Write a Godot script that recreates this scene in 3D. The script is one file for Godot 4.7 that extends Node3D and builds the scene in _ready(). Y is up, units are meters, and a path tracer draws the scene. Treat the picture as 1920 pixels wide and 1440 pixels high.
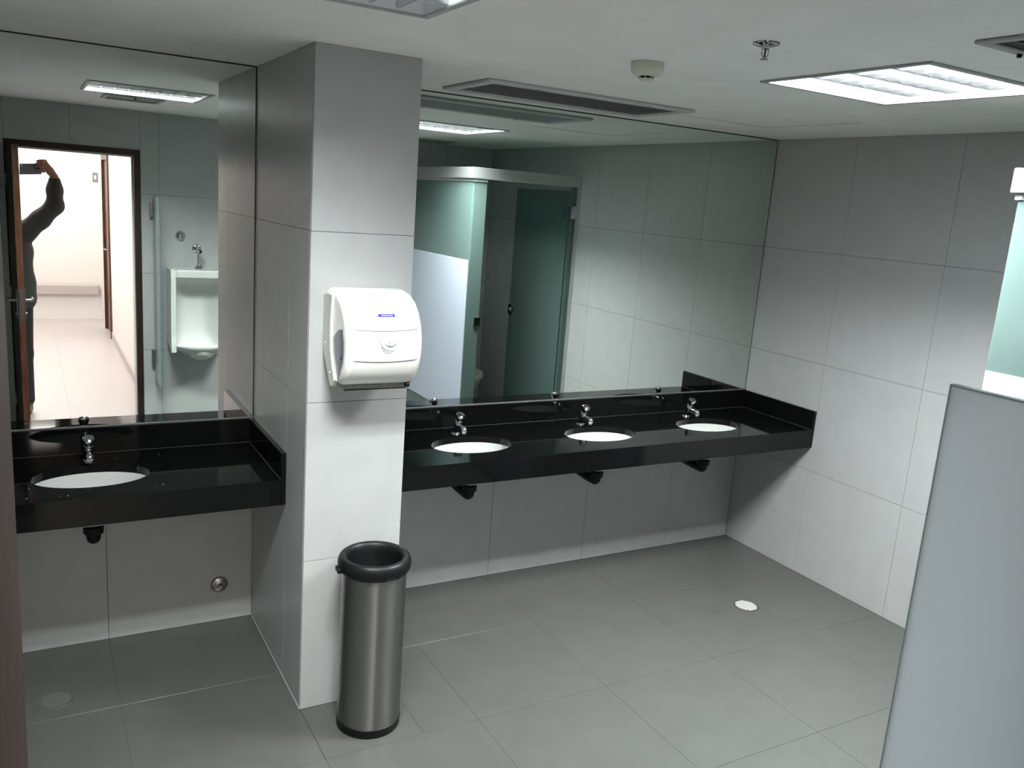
extends Node3D
# A washroom: two mirrors with black stone vanities either side of a tiled pillar, seen from its doorway.
# x runs along the mirror wall, y is up, z runs from the mirror wall towards the doorway. Metres.

const H := 2.411          # ceiling height
const XR := 2.935         # right wall
const XL := -1.32         # left wall
const ZF := 3.48          # wall with the doorway and the urinal
const PX := 0.377         # pillar width
const PZ := 0.812         # pillar depth
const CTOP := 0.84        # vanity top
const CAM := Vector3(-0.83999, 1.94965, 3.68900)
const CAM_R := Vector3(0.870527, 0.073223, 0.486642)
const CAM_U := Vector3(0.039275, 0.975377, -0.217017)
const CAM_B := Vector3(-0.490551, 0.208032, 0.846217)

var M := {}
var used := {}
var rng := RandomNumberGenerator.new()

# ------------------------------------------------------------------ node helpers
func numbered(called: String) -> String:
	if not used.has(called):
		used[called] = 0
		return called
	used[called] += 1
	return "%s_%03d" % [called, used[called]]

func tag(o: Node, label: String, category: String, group := "") -> void:
	o.set_meta("label", label)
	o.set_meta("category", category)
	if group != "":
		o.set_meta("group", group)

func thing(called: String, at: Vector3, label: String, category: String, group := "") -> Node3D:
	var o := Node3D.new()
	o.name = numbered(called)
	add_child(o)
	o.position = at
	tag(o, label, category, group)
	return o

func struct(called: String, label := "") -> Node3D:
	var o := Node3D.new()
	o.name = numbered(called)
	add_child(o)
	o.set_meta("kind", "structure")
	if label != "":
		o.set_meta("label", label)
	return o

func part(parent: Node, called: String, mesh: Mesh, m: Material, at := Vector3.ZERO, rot := Vector3.ZERO) -> MeshInstance3D:
	var o := MeshInstance3D.new()
	o.name = called
	o.mesh = mesh
	o.material_override = m
	parent.add_child(o, true)
	o.position = at
	o.rotation = rot
	return o

# ------------------------------------------------------------------ mesh helpers
func st_new() -> SurfaceTool:
	var st := SurfaceTool.new()
	st.begin(Mesh.PRIMITIVE_TRIANGLES)
	return st

func vtx(st: SurfaceTool, p: Vector3, n: Vector3, uv := Vector2.ZERO) -> void:
	st.set_normal(n)
	st.set_uv(uv)
	st.add_vertex(p)

func tri(st: SurfaceTool, a: Vector3, b: Vector3, c: Vector3, n: Vector3) -> void:
	if (b - a).cross(c - a).dot(n) > 0.0:
		var t := b
		b = c
		c = t
	vtx(st, a, n)
	vtx(st, b, n)
	vtx(st, c, n)

func quad(st: SurfaceTool, a: Vector3, b: Vector3, c: Vector3, d: Vector3, n: Vector3) -> void:
	tri(st, a, b, c, n)
	tri(st, a, c, d, n)

func tri_s(st: SurfaceTool, p: Array, n: Array, uv := []) -> void:
	# three points with normals of their own
	var o := [0, 1, 2]
	var mid: Vector3 = n[0] + n[1] + n[2]
	if (p[1] - p[0]).cross(p[2] - p[0]).dot(mid) > 0.0:
		o = [0, 2, 1]
	for i in o:
		vtx(st, p[i], n[i], uv[i] if uv.size() else Vector2.ZERO)

# a box with chamfered edges
func bbox(st: SurfaceTool, lo: Vector3, hi: Vector3, b := 0.0, xf := Transform3D.IDENTITY) -> void:
	var c := (lo + hi) / 2.0
	var h := (hi - lo) / 2.0
	b = minf(b, 0.45 * minf(h.x, minf(h.y, h.z)) * 2.0)
	var P := func(s: Vector3, axis: int) -> Vector3:
		var v := Vector3.ZERO
		for k in 3:
			v[k] = c[k] + s[k] * (h[k] - (0.0 if k == axis else b))
		return xf * v
	for a in 3:
		var u := (a + 1) % 3
		var w := (a + 2) % 3
		for s in [-1.0, 1.0]:
			var q := []
			for e in [[-1.0, -1.0], [1.0, -1.0], [1.0, 1.0], [-1.0, 1.0]]:
				var sg := Vector3.ZERO
				sg[a] = s
				sg[u] = e[0]
				sg[w] = e[1]
				q.append(P.call(sg, a))
			var n := Vector3.ZERO
			n[a] = s
			quad(st, q[0], q[1], q[2], q[3], xf.basis * n)
		if b > 0.0:
			for s1 in [-1.0, 1.0]:
				for s2 in [-1.0, 1.0]:
					var sa := Vector3.ZERO
					sa[u] = s1
					sa[w] = s2
					sa[a] = -1.0
					var sb := sa
					sb[a] = 1.0
					var n2 := Vector3.ZERO
					n2[u] = s1
					n2[w] = s2
					quad(st, P.call(sa, u), P.call(sb, u), P.call(sb, w), P.call(sa, w), (xf.basis * n2).normalized())
	if b > 0.0:
		for sx in [-1.0, 1.0]:
			for sy in [-1.0, 1.0]:
				for sz in [-1.0, 1.0]:
					var s3 := Vector3(sx, sy, sz)
					tri(st, P.call(s3, 0), P.call(s3, 1), P.call(s3, 2), (xf.basis * s3).normalized())

func box(lo: Vector3, hi: Vector3, b := 0.0) -> ArrayMesh:
	var st := st_new()
	bbox(st, lo, hi, b)
	return st.commit()

# turn a profile of (radius, height) points round the y axis
func lathe(st: SurfaceTool, prof: Array, segs := 32, xf := Transform3D.IDENTITY, crease := 35.0, sq := Vector2.ONE) -> void:
	var sn := []
	for i in prof.size() - 1:
		var d: Vector2 = prof[i + 1] - prof[i]
		sn.append(Vector2(d.y, -d.x).normalized())
	for i in prof.size() - 1:
		var n0: Vector2 = sn[i]
		var n1: Vector2 = sn[i]
		if i > 0 and rad_to_deg(abs(sn[i].angle_to(sn[i - 1]))) < crease:
			n0 = (sn[i] + sn[i - 1]).normalized()
		if i < prof.size() - 2 and rad_to_deg(abs(sn[i].angle_to(sn[i + 1]))) < crease:
			n1 = (sn[i] + sn[i + 1]).normalized()
		for k in segs:
			var a0 := TAU * k / segs
			var a1 := TAU * (k + 1) / segs
			var pt := func(pr: Vector2, a: float) -> Vector3:
				return xf * Vector3(pr.x * cos(a) * sq.x, pr.y, pr.x * sin(a) * sq.y)
			var nm := func(n: Vector2, a: float) -> Vector3:
				return (xf.basis * Vector3(n.x * cos(a) / sq.x, n.y, n.x * sin(a) / sq.y)).normalized()
			var A: Vector3 = pt.call(prof[i], a0)
			var B: Vector3 = pt.call(prof[i], a1)
			var C: Vector3 = pt.call(prof[i + 1], a1)
			var D: Vector3 = pt.call(prof[i + 1], a0)
			var u0 := float(k) / segs
			var u1 := float(k + 1) / segs
			var v0: float = prof[i].y
			var v1: float = prof[i + 1].y
			if prof[i].x > 1e-6:
				tri_s(st, [A, B, C], [nm.call(n0, a0), nm.call(n0, a1), nm.call(n1, a1)], [Vector2(u0, v0), Vector2(u1, v0), Vector2(u1, v1)])
			if prof[i + 1].x > 1e-6:
				tri_s(st, [A, C, D], [nm.call(n0, a0), nm.call(n1, a1), nm.call(n1, a0)], [Vector2(u0, v0), Vector2(u1, v1), Vector2(u0, v1)])

func lathed(prof: Array, segs := 32, xf := Transform3D.IDENTITY, crease := 35.0, sq := Vector2.ONE) -> ArrayMesh:
	var st := st_new()
	lathe(st, prof, segs, xf, crease, sq)
	return st.commit()

# a tube along points with a radius at each
func tube(st: SurfaceTool, pts: Array, rad: Array, segs := 16, caps := true) -> void:
	var rings := []
	var t0: Vector3 = (pts[1] - pts[0]).normalized()
	var u := t0.cross(Vector3.UP if abs(t0.y) < 0.9 else Vector3.RIGHT).normalized()
	for i in pts.size():
		var t: Vector3
		if i == 0:
			t = (pts[1] - pts[0]).normalized()
		elif i == pts.size() - 1:
			t = (pts[i] - pts[i - 1]).normalized()
		else:
			t = ((pts[i + 1] - pts[i]).normalized() + (pts[i] - pts[i - 1]).normalized()).normalized()
		u = (u - t * u.dot(t)).normalized()
		var w := t.cross(u)
		var ring := []
		for k in segs:
			var a := TAU * k / segs
			ring.append(u * cos(a) + w * sin(a))
		rings.append(ring)
	for i in pts.size() - 1:
		for k in segs:
			var j := (k + 1) % segs
			var A: Vector3 = pts[i] + rings[i][k] * rad[i]
			var B: Vector3 = pts[i] + rings[i][j] * rad[i]
			var C: Vector3 = pts[i + 1] + rings[i + 1][j] * rad[i + 1]
			var D: Vector3 = pts[i + 1] + rings[i + 1][k] * rad[i + 1]
			tri_s(st, [A, B, C], [rings[i][k], rings[i][j], rings[i + 1][j]])
			tri_s(st, [A, C, D], [rings[i][k], rings[i + 1][j], rings[i + 1][k]])
	if caps:
		for e in [0, pts.size() - 1]:
			var n: Vector3 = (pts[0] - pts[1]).normalized() if e == 0 else (pts[e] - pts[e - 1]).normalized()
			for k in segs:
				tri(st, pts[e], pts[e] + rings[e][k] * rad[e], pts[e] + rings[e][(k + 1) % segs] * rad[e], n)

func arc(points: Array, steps := 6) -> Array:
	# rounds the inner corners of a polyline
	var out := [points[0]]
	for i in range(1, points.size() - 1):
		var a: Vector3 = points[i]
		var r := minf((points[i - 1] - a).length(), (points[i + 1] - a).length()) * 0.45
		var p0: Vector3 = a + (points[i - 1] - a).normalized() * r
		var p1: Vector3 = a + (points[i + 1] - a).normalized() * r
		for k in steps + 1:
			var t := float(k) / steps
			out.append(p0.lerp(a, t).lerp(a.lerp(p1, t), t))
	out.append(points[-1])
	return out

# a smooth grid of points: rows of equal length; ref is a point on the inner side
func grid(st: SurfaceTool, rows: Array, wrap := false, inside := Vector3.INF, flip := false) -> void:
	var nr := rows.size()
	var nc: int = rows[0].size()
	var nrm := []
	for i in nr:
		var line := []
		for j in nc:
			var ja := j - 1
			var jb := j + 1
			if wrap:
				ja = (j - 1 + nc) % nc
				jb = (j + 1) % nc
			else:
				ja = maxi(ja, 0)
				jb = mini(jb, nc - 1)
			var du: Vector3 = rows[i][jb] - rows[i][ja]
			var dv: Vector3 = rows[mini(i + 1, nr - 1)][j] - rows[maxi(i - 1, 0)][j]
			var n := du.cross(dv)
			if n.length() < 1e-12:
				n = dv.cross(Vector3.RIGHT) if dv.length() > 1e-9 else Vector3.UP
			n = n.normalized()
			if inside != Vector3.INF and n.dot(rows[i][j] - inside) < 0.0:
				n = -n
			if flip:
				n = -n
			line.append(n)
		nrm.append(line)
	for i in nr - 1:
		for j in (nc if wrap else nc - 1):
			var k := (j + 1) % nc
			tri_s(st, [rows[i][j], rows[i][k], rows[i + 1][k]], [nrm[i][j], nrm[i][k], nrm[i + 1][k]])
			tri_s(st, [rows[i][j], rows[i + 1][k], rows[i + 1][j]], [nrm[i][j], nrm[i + 1][k], nrm[i + 1][j]])

# prism: polygon in (z, y) pushed along x
func prism_x(st: SurfaceTool, poly: PackedVector2Array, x0: float, x1: float) -> void:
	var tris := Geometry2D.triangulate_polygon(poly)
	for i in range(0, tris.size(), 3):
		for s in [[x0, -1.0], [x1, 1.0]]:
			var p := []
			for k in 3:
				var v := poly[tris[i + k]]
				p.append(Vector3(s[0], v.y, v.x))
			tri(st, p[0], p[1], p[2], Vector3(s[1], 0, 0))
	var ccw := not Geometry2D.is_polygon_clockwise(poly)
	var m := poly.size()
	for i in m:
		var a := poly[i]
		var b := poly[(i + 1) % m]
		var d := (b - a).normalized()
		var n := Vector2(d.y, -d.x) * (1.0 if ccw else -1.0)
		quad(st, Vector3(x0, a.y, a.x), Vector3(x1, a.y, a.x), Vector3(x1, b.y, b.x), Vector3(x0, b.y, b.x), Vector3(0, n.y, n.x))

# ------------------------------------------------------------------ materials
func mat(key: String, c: Color, rough := 0.5, metal := 0.0, spec := 0.5) -> StandardMaterial3D:
	var m := StandardMaterial3D.new()
	m.resource_name = key
	m.albedo_color = c
	m.roughness = rough
	m.metallic = metal
	m.metallic_specular = spec
	M[key] = m
	return m

func noise_tex(seed_: int, freq: float, lo: Color, hi: Color, octaves := 4, size := 512) -> NoiseTexture2D:
	var n := FastNoiseLite.new()
	n.seed = seed_
	n.noise_type = FastNoiseLite.TYPE_SIMPLEX_SMOOTH
	n.frequency = freq
	n.fractal_octaves = octaves
	var t := NoiseTexture2D.new()
	t.width = size
	t.height = size
	t.seamless = true
	t.noise = n
	var g := Gradient.new()
	g.set_color(0, lo)
	g.set_color(1, hi)
	t.color_ramp = g
	return t

func grey(v: float) -> Color:
	return Color(v, v, v)

func materials() -> void:
	var t := mat("wall_tile", Color(0.662, 0.667, 0.664), 0.34)
	t.albedo_texture = noise_tex(3, 0.012, grey(0.965), grey(1.0), 5)
	t.uv1_triplanar = true
	t.uv1_world_triplanar = true
	t.uv1_scale = Vector3.ONE * 0.9
	mat("grout", Color(0.20, 0.21, 0.21), 0.95)
	var f := mat("floor_tile", Color(0.29, 0.295, 0.285), 0.33)
	f.albedo_texture = noise_tex(11, 0.02, grey(0.94), grey(1.0), 6)
	f.uv1_triplanar = true
	f.uv1_world_triplanar = true
	f.uv1_scale = Vector3.ONE * 0.55
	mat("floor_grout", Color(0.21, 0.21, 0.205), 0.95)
	var c := mat("ceiling_paint", Color(0.94, 0.94, 0.93), 0.85)
	c.albedo_texture = noise_tex(21, 0.01, grey(0.97), grey(1.0), 3)
	c.uv1_triplanar = true
	c.uv1_world_triplanar = true
	c.uv1_scale = Vector3.ONE * 0.5
	mat("mirror", Color(0.89, 0.915, 0.90), 0.0, 1.0)
	mat("mirror_edge", Color(0.10, 0.13, 0.12), 0.5)
	var s := mat("black_stone", Color(0.05, 0.052, 0.052), 0.05, 0.0, 0.36)
	s.albedo_texture = noise_tex(31, 0.35, Color(0.75, 0.75, 0.75), Color(1, 1, 1), 2)
	s.uv1_triplanar = true
	s.uv1_world_triplanar = true
	s.uv1_scale = Vector3.ONE * 3.0
	mat("stone_joint", Color(0.24, 0.245, 0.24), 0.6)
	mat("porcelain", Color(0.77, 0.775, 0.77), 0.08)
	mat("chrome", Color(0.80, 0.81, 0.82), 0.07, 1.0)
	mat("satin_steel", Color(0.62, 0.62, 0.62), 0.32, 1.0)
	var b := mat("brushed_steel", Color(0.56, 0.555, 0.545), 0.28, 1.0)
	b.anisotropy_enabled = true
	b.anisotropy = -0.9
	var bn := noise_tex(41, 0.03, grey(0.93), grey(1.0), 4, 256)
	b.albedo_texture = bn
	b.uv1_scale = Vector3(1.0, 60.0, 1.0)
	mat("aluminium", Color(0.80, 0.81, 0.81), 0.35, 0.85)
	mat("channel", Color(0.50, 0.51, 0.51), 0.45, 0.6)
	mat("louver_metal", Color(0.86, 0.87, 0.88), 0.22, 1.0)
	mat("white_enamel", Color(0.88, 0.885, 0.89), 0.4)
	mat("lamp_frame", Color(0.62, 0.63, 0.62), 0.5)
	mat("black_plastic", Color(0.045, 0.045, 0.048), 0.45, 0.0, 0.32)
	mat("duct_steel", Color(0.56, 0.57, 0.57), 0.6, 0.3)
	mat("white_plastic", Color(0.925, 0.925, 0.90), 0.22)
	mat("grey_plastic", Color(0.80, 0.80, 0.76), 0.35)
	var sm := mat("smoke_window", Color(0.36, 0.36, 0.40), 0.12)
	sm.clearcoat_enabled = true
	mat("label_blue", Color(0.20, 0.20, 0.62), 0.4)
	mat("label_white", Color(0.95, 0.95, 0.95), 0.5)
	mat("seam_grey", Color(0.45, 0.46, 0.49), 0.7)  # shadow lines painted along the dispenser seams; also its emblem and guide ribs
	mat("mouth_grey", Color(0.50, 0.50, 0.49), 0.5)
	mat("drain_grey", Color(0.66, 0.65, 0.64), 0.5)
	mat("slat_grey", Color(0.52, 0.53, 0.53), 0.5)
	mat("grille_frame", Color(0.74, 0.75, 0.75), 0.5)
	mat("emblem_grey", Color(0.66, 0.68, 0.70), 0.4)
	mat("cream_plastic", Color(0.80, 0.80, 0.74), 0.5)
	var w := mat("wood", Color(0.40, 0.255, 0.17), 0.38)
	var wn := noise_tex(51, 0.02, Color(0.55, 0.50, 0.47), Color(1, 1, 1), 5)
	w.albedo_texture = wn
	w.uv1_triplanar = true
	w.uv1_world_triplanar = true
	w.uv1_scale = Vector3(6.0, 0.5, 6.0)
	var wd := mat("wood_dark", Color(0.225, 0.16, 0.125), 0.5, 0.0, 0.35)
	wd.albedo_texture = wn
	wd.uv1_triplanar = true
	wd.uv1_world_triplanar = true
	wd.uv1_scale = Vector3(6.0, 0.5, 6.0)
	# frosted glass: scatters what falls on it, on both sides
	var fg := mat("frosted_glass", Color(0.735, 0.79, 0.81), 0.3)
	fg.backlight_enabled = true
	fg.backlight = Color(0.66, 0.70, 0.71)
	mat("glass_edge", Color(0.40, 0.46, 0.47), 0.2)
	var tg := mat("teal_glass", Color(0.345, 0.40, 0.39), 0.14)
	tg.backlight_enabled = true
	tg.backlight = Color(0.64, 0.765, 0.735)
	mat("white_film", Color(0.63, 0.65, 0.705), 0.25)
	mat("corridor_paint", Color(0.89, 0.87, 0.86), 0.7)
	mat("corridor_floor", Color(0.75, 0.715, 0.715), 0.35)
	mat("bumper", Color(0.72, 0.68, 0.67), 0.5)
	var e := mat("tube_glow", Color(0.95, 0.97, 1.0), 0.4)
	e.emission_enabled = true
	e.emission = Color(0.93, 0.97, 1.0)
	e.emission_energy_multiplier = 6.0
	mat("tube_dead", Color(0.80, 0.81, 0.82), 0.4)
	var e2 := mat("panel_glow", Color(1.0, 0.97, 0.93), 0.4)
	e2.emission_enabled = true
	e2.emission = Color(1.0, 0.95, 0.90)
	e2.emission_energy_multiplier = 5.0
	var j := mat("jacket", Color(0.27, 0.265, 0.255), 0.85)
	j.albedo_texture = noise_tex(61, 0.08, grey(0.75), grey(1.0), 3, 256)
	j.uv1_triplanar = true
	j.uv1_scale = Vector3.ONE * 4.0
	mat("trousers", Color(0.13, 0.13, 0.15), 0.85)
	mat("skin", Color(0.58, 0.41, 0.33), 0.6)
	mat("hair", Color(0.09, 0.07, 0.06), 0.6)
	mat("shoe", Color(0.08, 0.07, 0.07), 0.4)
	mat("phone_back", Color(0.42, 0.42, 0.44), 0.45, 0.3)
	mat("phone_screen", Color(0.03, 0.03, 0.035), 0.05)
	var wt := mat("water", Color(1, 1, 1, 0.05), 0.0)
	wt.refraction_enabled = true
	wt.refraction_scale = 0.033

# ------------------------------------------------------------------ tiled surfaces
# u and v span the face, n points into the room, o is a corner; pieces are cut out by the rectangles in holes
var tile_cache := {}
func tiles(parent: Node, o: Vector3, u: Vector3, v: Vector3, n: Vector3, us: Array, vs: Array, holes: Array, m: Material, gap := 0.0019, thick := 0.008) -> void:
	for i in us.size() - 1:
		for k in vs.size() - 1:
			var pieces := [Rect2(us[i], vs[k], us[i + 1] - us[i], vs[k + 1] - vs[k])]
			for hole in holes:
				var rest := []
				for p: Rect2 in pieces:
					var x: Rect2 = p.intersection(hole)
					if x.size.x < 1e-4 or x.size.y < 1e-4:
						rest.append(p)
						continue
					if x.position.x > p.position.x + 1e-4:
						rest.append(Rect2(p.position.x, p.position.y, x.position.x - p.position.x, p.size.y))
					if x.end.x < p.end.x - 1e-4:
						rest.append(Rect2(x.end.x, p.position.y, p.end.x - x.end.x, p.size.y))
					if x.position.y > p.position.y + 1e-4:
						rest.append(Rect2(x.position.x, p.position.y, x.size.x, x.position.y - p.position.y))
					if x.end.y < p.end.y - 1e-4:
						rest.append(Rect2(x.position.x, x.end.y, x.size.x, p.end.y - x.end.y))
				pieces = rest
			for p: Rect2 in pieces:
				if p.size.x < 0.012 or p.size.y < 0.012:
					continue
				var key := [snappedf(p.size.x, 0.001), snappedf(p.size.y, 0.001), thick]
				if not tile_cache.has(key):
					tile_cache[key] = box(Vector3(gap / 2, gap / 2, -thick), Vector3(p.size.x - gap / 2, p.size.y - gap / 2, 0), 0.0003)
				var t := part(parent, "tile", tile_cache[key], m)
				t.transform = Transform3D(Basis(u, v, n), o + u * p.position.x + v * p.position.y)

func steps(a: float, b: float, at: float, d := 0.6) -> Array:
	# cut positions from a to b on the grid that has a joint at "at"
	var out := [a]
	var x := at - ceilf((at - a) / d) * d
	while x < b - 1e-4:
		if x > a + 1e-4:
			out.append(x)
		x += d
	out.append(b)
	return out

const ROWS := [0.0, 0.605, 1.206, 1.806, 2.411]

# ------------------------------------------------------------------ lamps
# lit: how many of its four tubes burn, counted from the doorway side
func louver_lamp(called: String, x0: float, z0: float, lit: int, energy: float, label: String) -> void:
	var L := 0.615
	var t := thing(called, Vector3(x0, H, z0), label, "ceiling lamp", "square louvre lamps in the washroom ceiling")
	var st := st_new()   # housing: a tray open below
	var d := 0.105
	bbox(st, Vector3(0, d, 0), Vector3(L, d + 0.01, L))
	bbox(st, Vector3(-0.002, -0.001, -0.002), Vector3(0.008, d, L + 0.002))
	bbox(st, Vector3(L - 0.008, -0.001, -0.002), Vector3(L + 0.002, d, L + 0.002))
	bbox(st, Vector3(0.008, -0.001, -0.002), Vector3(L - 0.008, d, 0.008))
	bbox(st, Vector3(0.008, -0.001, L - 0.008), Vector3(L - 0.008, d, L + 0.002))
	part(t, "housing", st.commit(), M.white_enamel)
	st = st_new()        # rim below the ceiling
	var w := 0.02
	bbox(st, Vector3(-0.012, -0.006, -0.012), Vector3(L + 0.012, -0.0005, w - 0.012), 0.001)
	bbox(st, Vector3(-0.012, -0.006, L + 0.012 - w), Vector3(L + 0.012, -0.0005, L + 0.012), 0.001)
	bbox(st, Vector3(-0.012, -0.006, w - 0.012), Vector3(w - 0.012, -0.0005, L + 0.012 - w), 0.001)
	bbox(st, Vector3(L + 0.012 - w, -0.006, w - 0.012), Vector3(L + 0.012, -0.0005, L + 0.012 - w), 0.001)
	part(t, "rim", st.commit(), M.lamp_frame)
	# four tubes along x
	var tb := st_new()
	tube(tb, [Vector3(0.03, 0, 0), Vector3(L - 0.03, 0, 0)], [0.013, 0.013], 14)
	var tm := tb.commit()
	var cap := st_new()
	tube(cap, [Vector3(0.012, 0, 0), Vector3(0.032, 0, 0)], [0.0145, 0.0145], 14)
	var cm := cap.commit()
	var pitch := (L - 0.016) / 4.0
	for k in 4:
		var tu := part(t, "tube", tm, M.tube_glow if k >= 4 - lit else M.tube_dead, Vector3(0, 0.078, 0.008 + pitch * (k + 0.5)))
		part(tu, "end_cap", cm, M.white_enamel)
		part(tu, "end_cap", cm, M.white_enamel, Vector3(L - 0.044, 0, 0))
	# reflector ridges between the tubes and blades across them, wide above and thin below
	var rp := PackedVector2Array([Vector2(-0.002, 0.0), Vector2(0.002, 0.0), Vector2(0.007, 0.02), Vector2(0.009, 0.046), Vector2(-0.009, 0.046), Vector2(-0.007, 0.02)])
	st = st_new()
	prism_x(st, rp, 0.008, L - 0.008)
	var rm := st.commit()
	for k in 3:
		part(t, "reflector", rm, M.louver_metal, Vector3(0, 0.002, 0.008 + pitch * (k + 1)))
	st = st_new()
	var bp := PackedVector2Array([Vector2(-0.0015, 0.0), Vector2(0.0015, 0.0), Vector2(0.004, 0.02), Vector2(0.006, 0.044), Vector2(-0.006, 0.044), Vector2(-0.004, 0.02)])
	prism_x(st, bp, 0.0, pitch - 0.004)
	var bm := st.commit()
	for k in 4:
		for i in 7:
			# the prism runs along x; a quarter turn lays it along z
			part(t, "blade", bm, M.louver_metal, Vector3(0.008 + (L - 0.016) * (i + 1) / 8.0, 0.002, 0.008 + pitch * (k + 1) - 0.002), Vector3(0, PI / 2, 0))
	var a := AreaLight3D.new()
	a.name = "glow_light"
	a.area_size = Vector2(L - 0.04, (L - 0.04) * lit / 4.0)
	a.light_color = Color(0.98, 1.0, 0.995)
	a.light_energy = energy
	a.shadow_enabled = true
	t.add_child(a)
	a.position = Vector3(L / 2, 0.058, L - 0.02 - (L - 0.04) * lit / 8.0)
	a.rotation = Vector3(-PI / 2, 0, 0)

const LAMP_ENERGY := 32.0
const CORRIDOR_ENERGY := 12.5
const EXPOSURE := 1.0

# ------------------------------------------------------------------ main
func _ready() -> void:
	rng.seed = 7
	var cam := Camera3D.new()
	cam.name = "camera"
	add_child(cam)
	cam.transform = Transform3D(Basis(CAM_R, CAM_U, CAM_B), CAM)
	cam.fov = 48.565
	cam.near = 0.02
	cam.far = 60.0
	cam.current = true
	var env := Environment.new()
	env.background_mode = Environment.BG_COLOR
	env.background_color = Color.BLACK
	env.tonemap_mode = Environment.TONE_MAPPER_LINEAR
	env.tonemap_exposure = EXPOSURE
	env.sdfgi_enabled = true
	env.ssao_enabled = true
	env.ssil_enabled = true
	var we := WorldEnvironment.new()
	we.name = "environment"
	we.environment = env
	add_child(we)
	materials()
	louver_lamp("louvre_lamp", 1.345, 1.46, 4, LAMP_ENERGY, "square louvre lamp in the ceiling beside the sprinkler, blazing white")
	louver_lamp("louvre_lamp", -0.52, 1.48, 2, LAMP_ENERGY * 0.52, "square louvre lamp in the ceiling in front of the single-basin vanity")
	room()
	corridor()
	mirrors()
	vanities()
	stall()
	urinal_wall()
	ceiling_things()
	dispenser()
	bin_()
	small_things()
	person()

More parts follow.
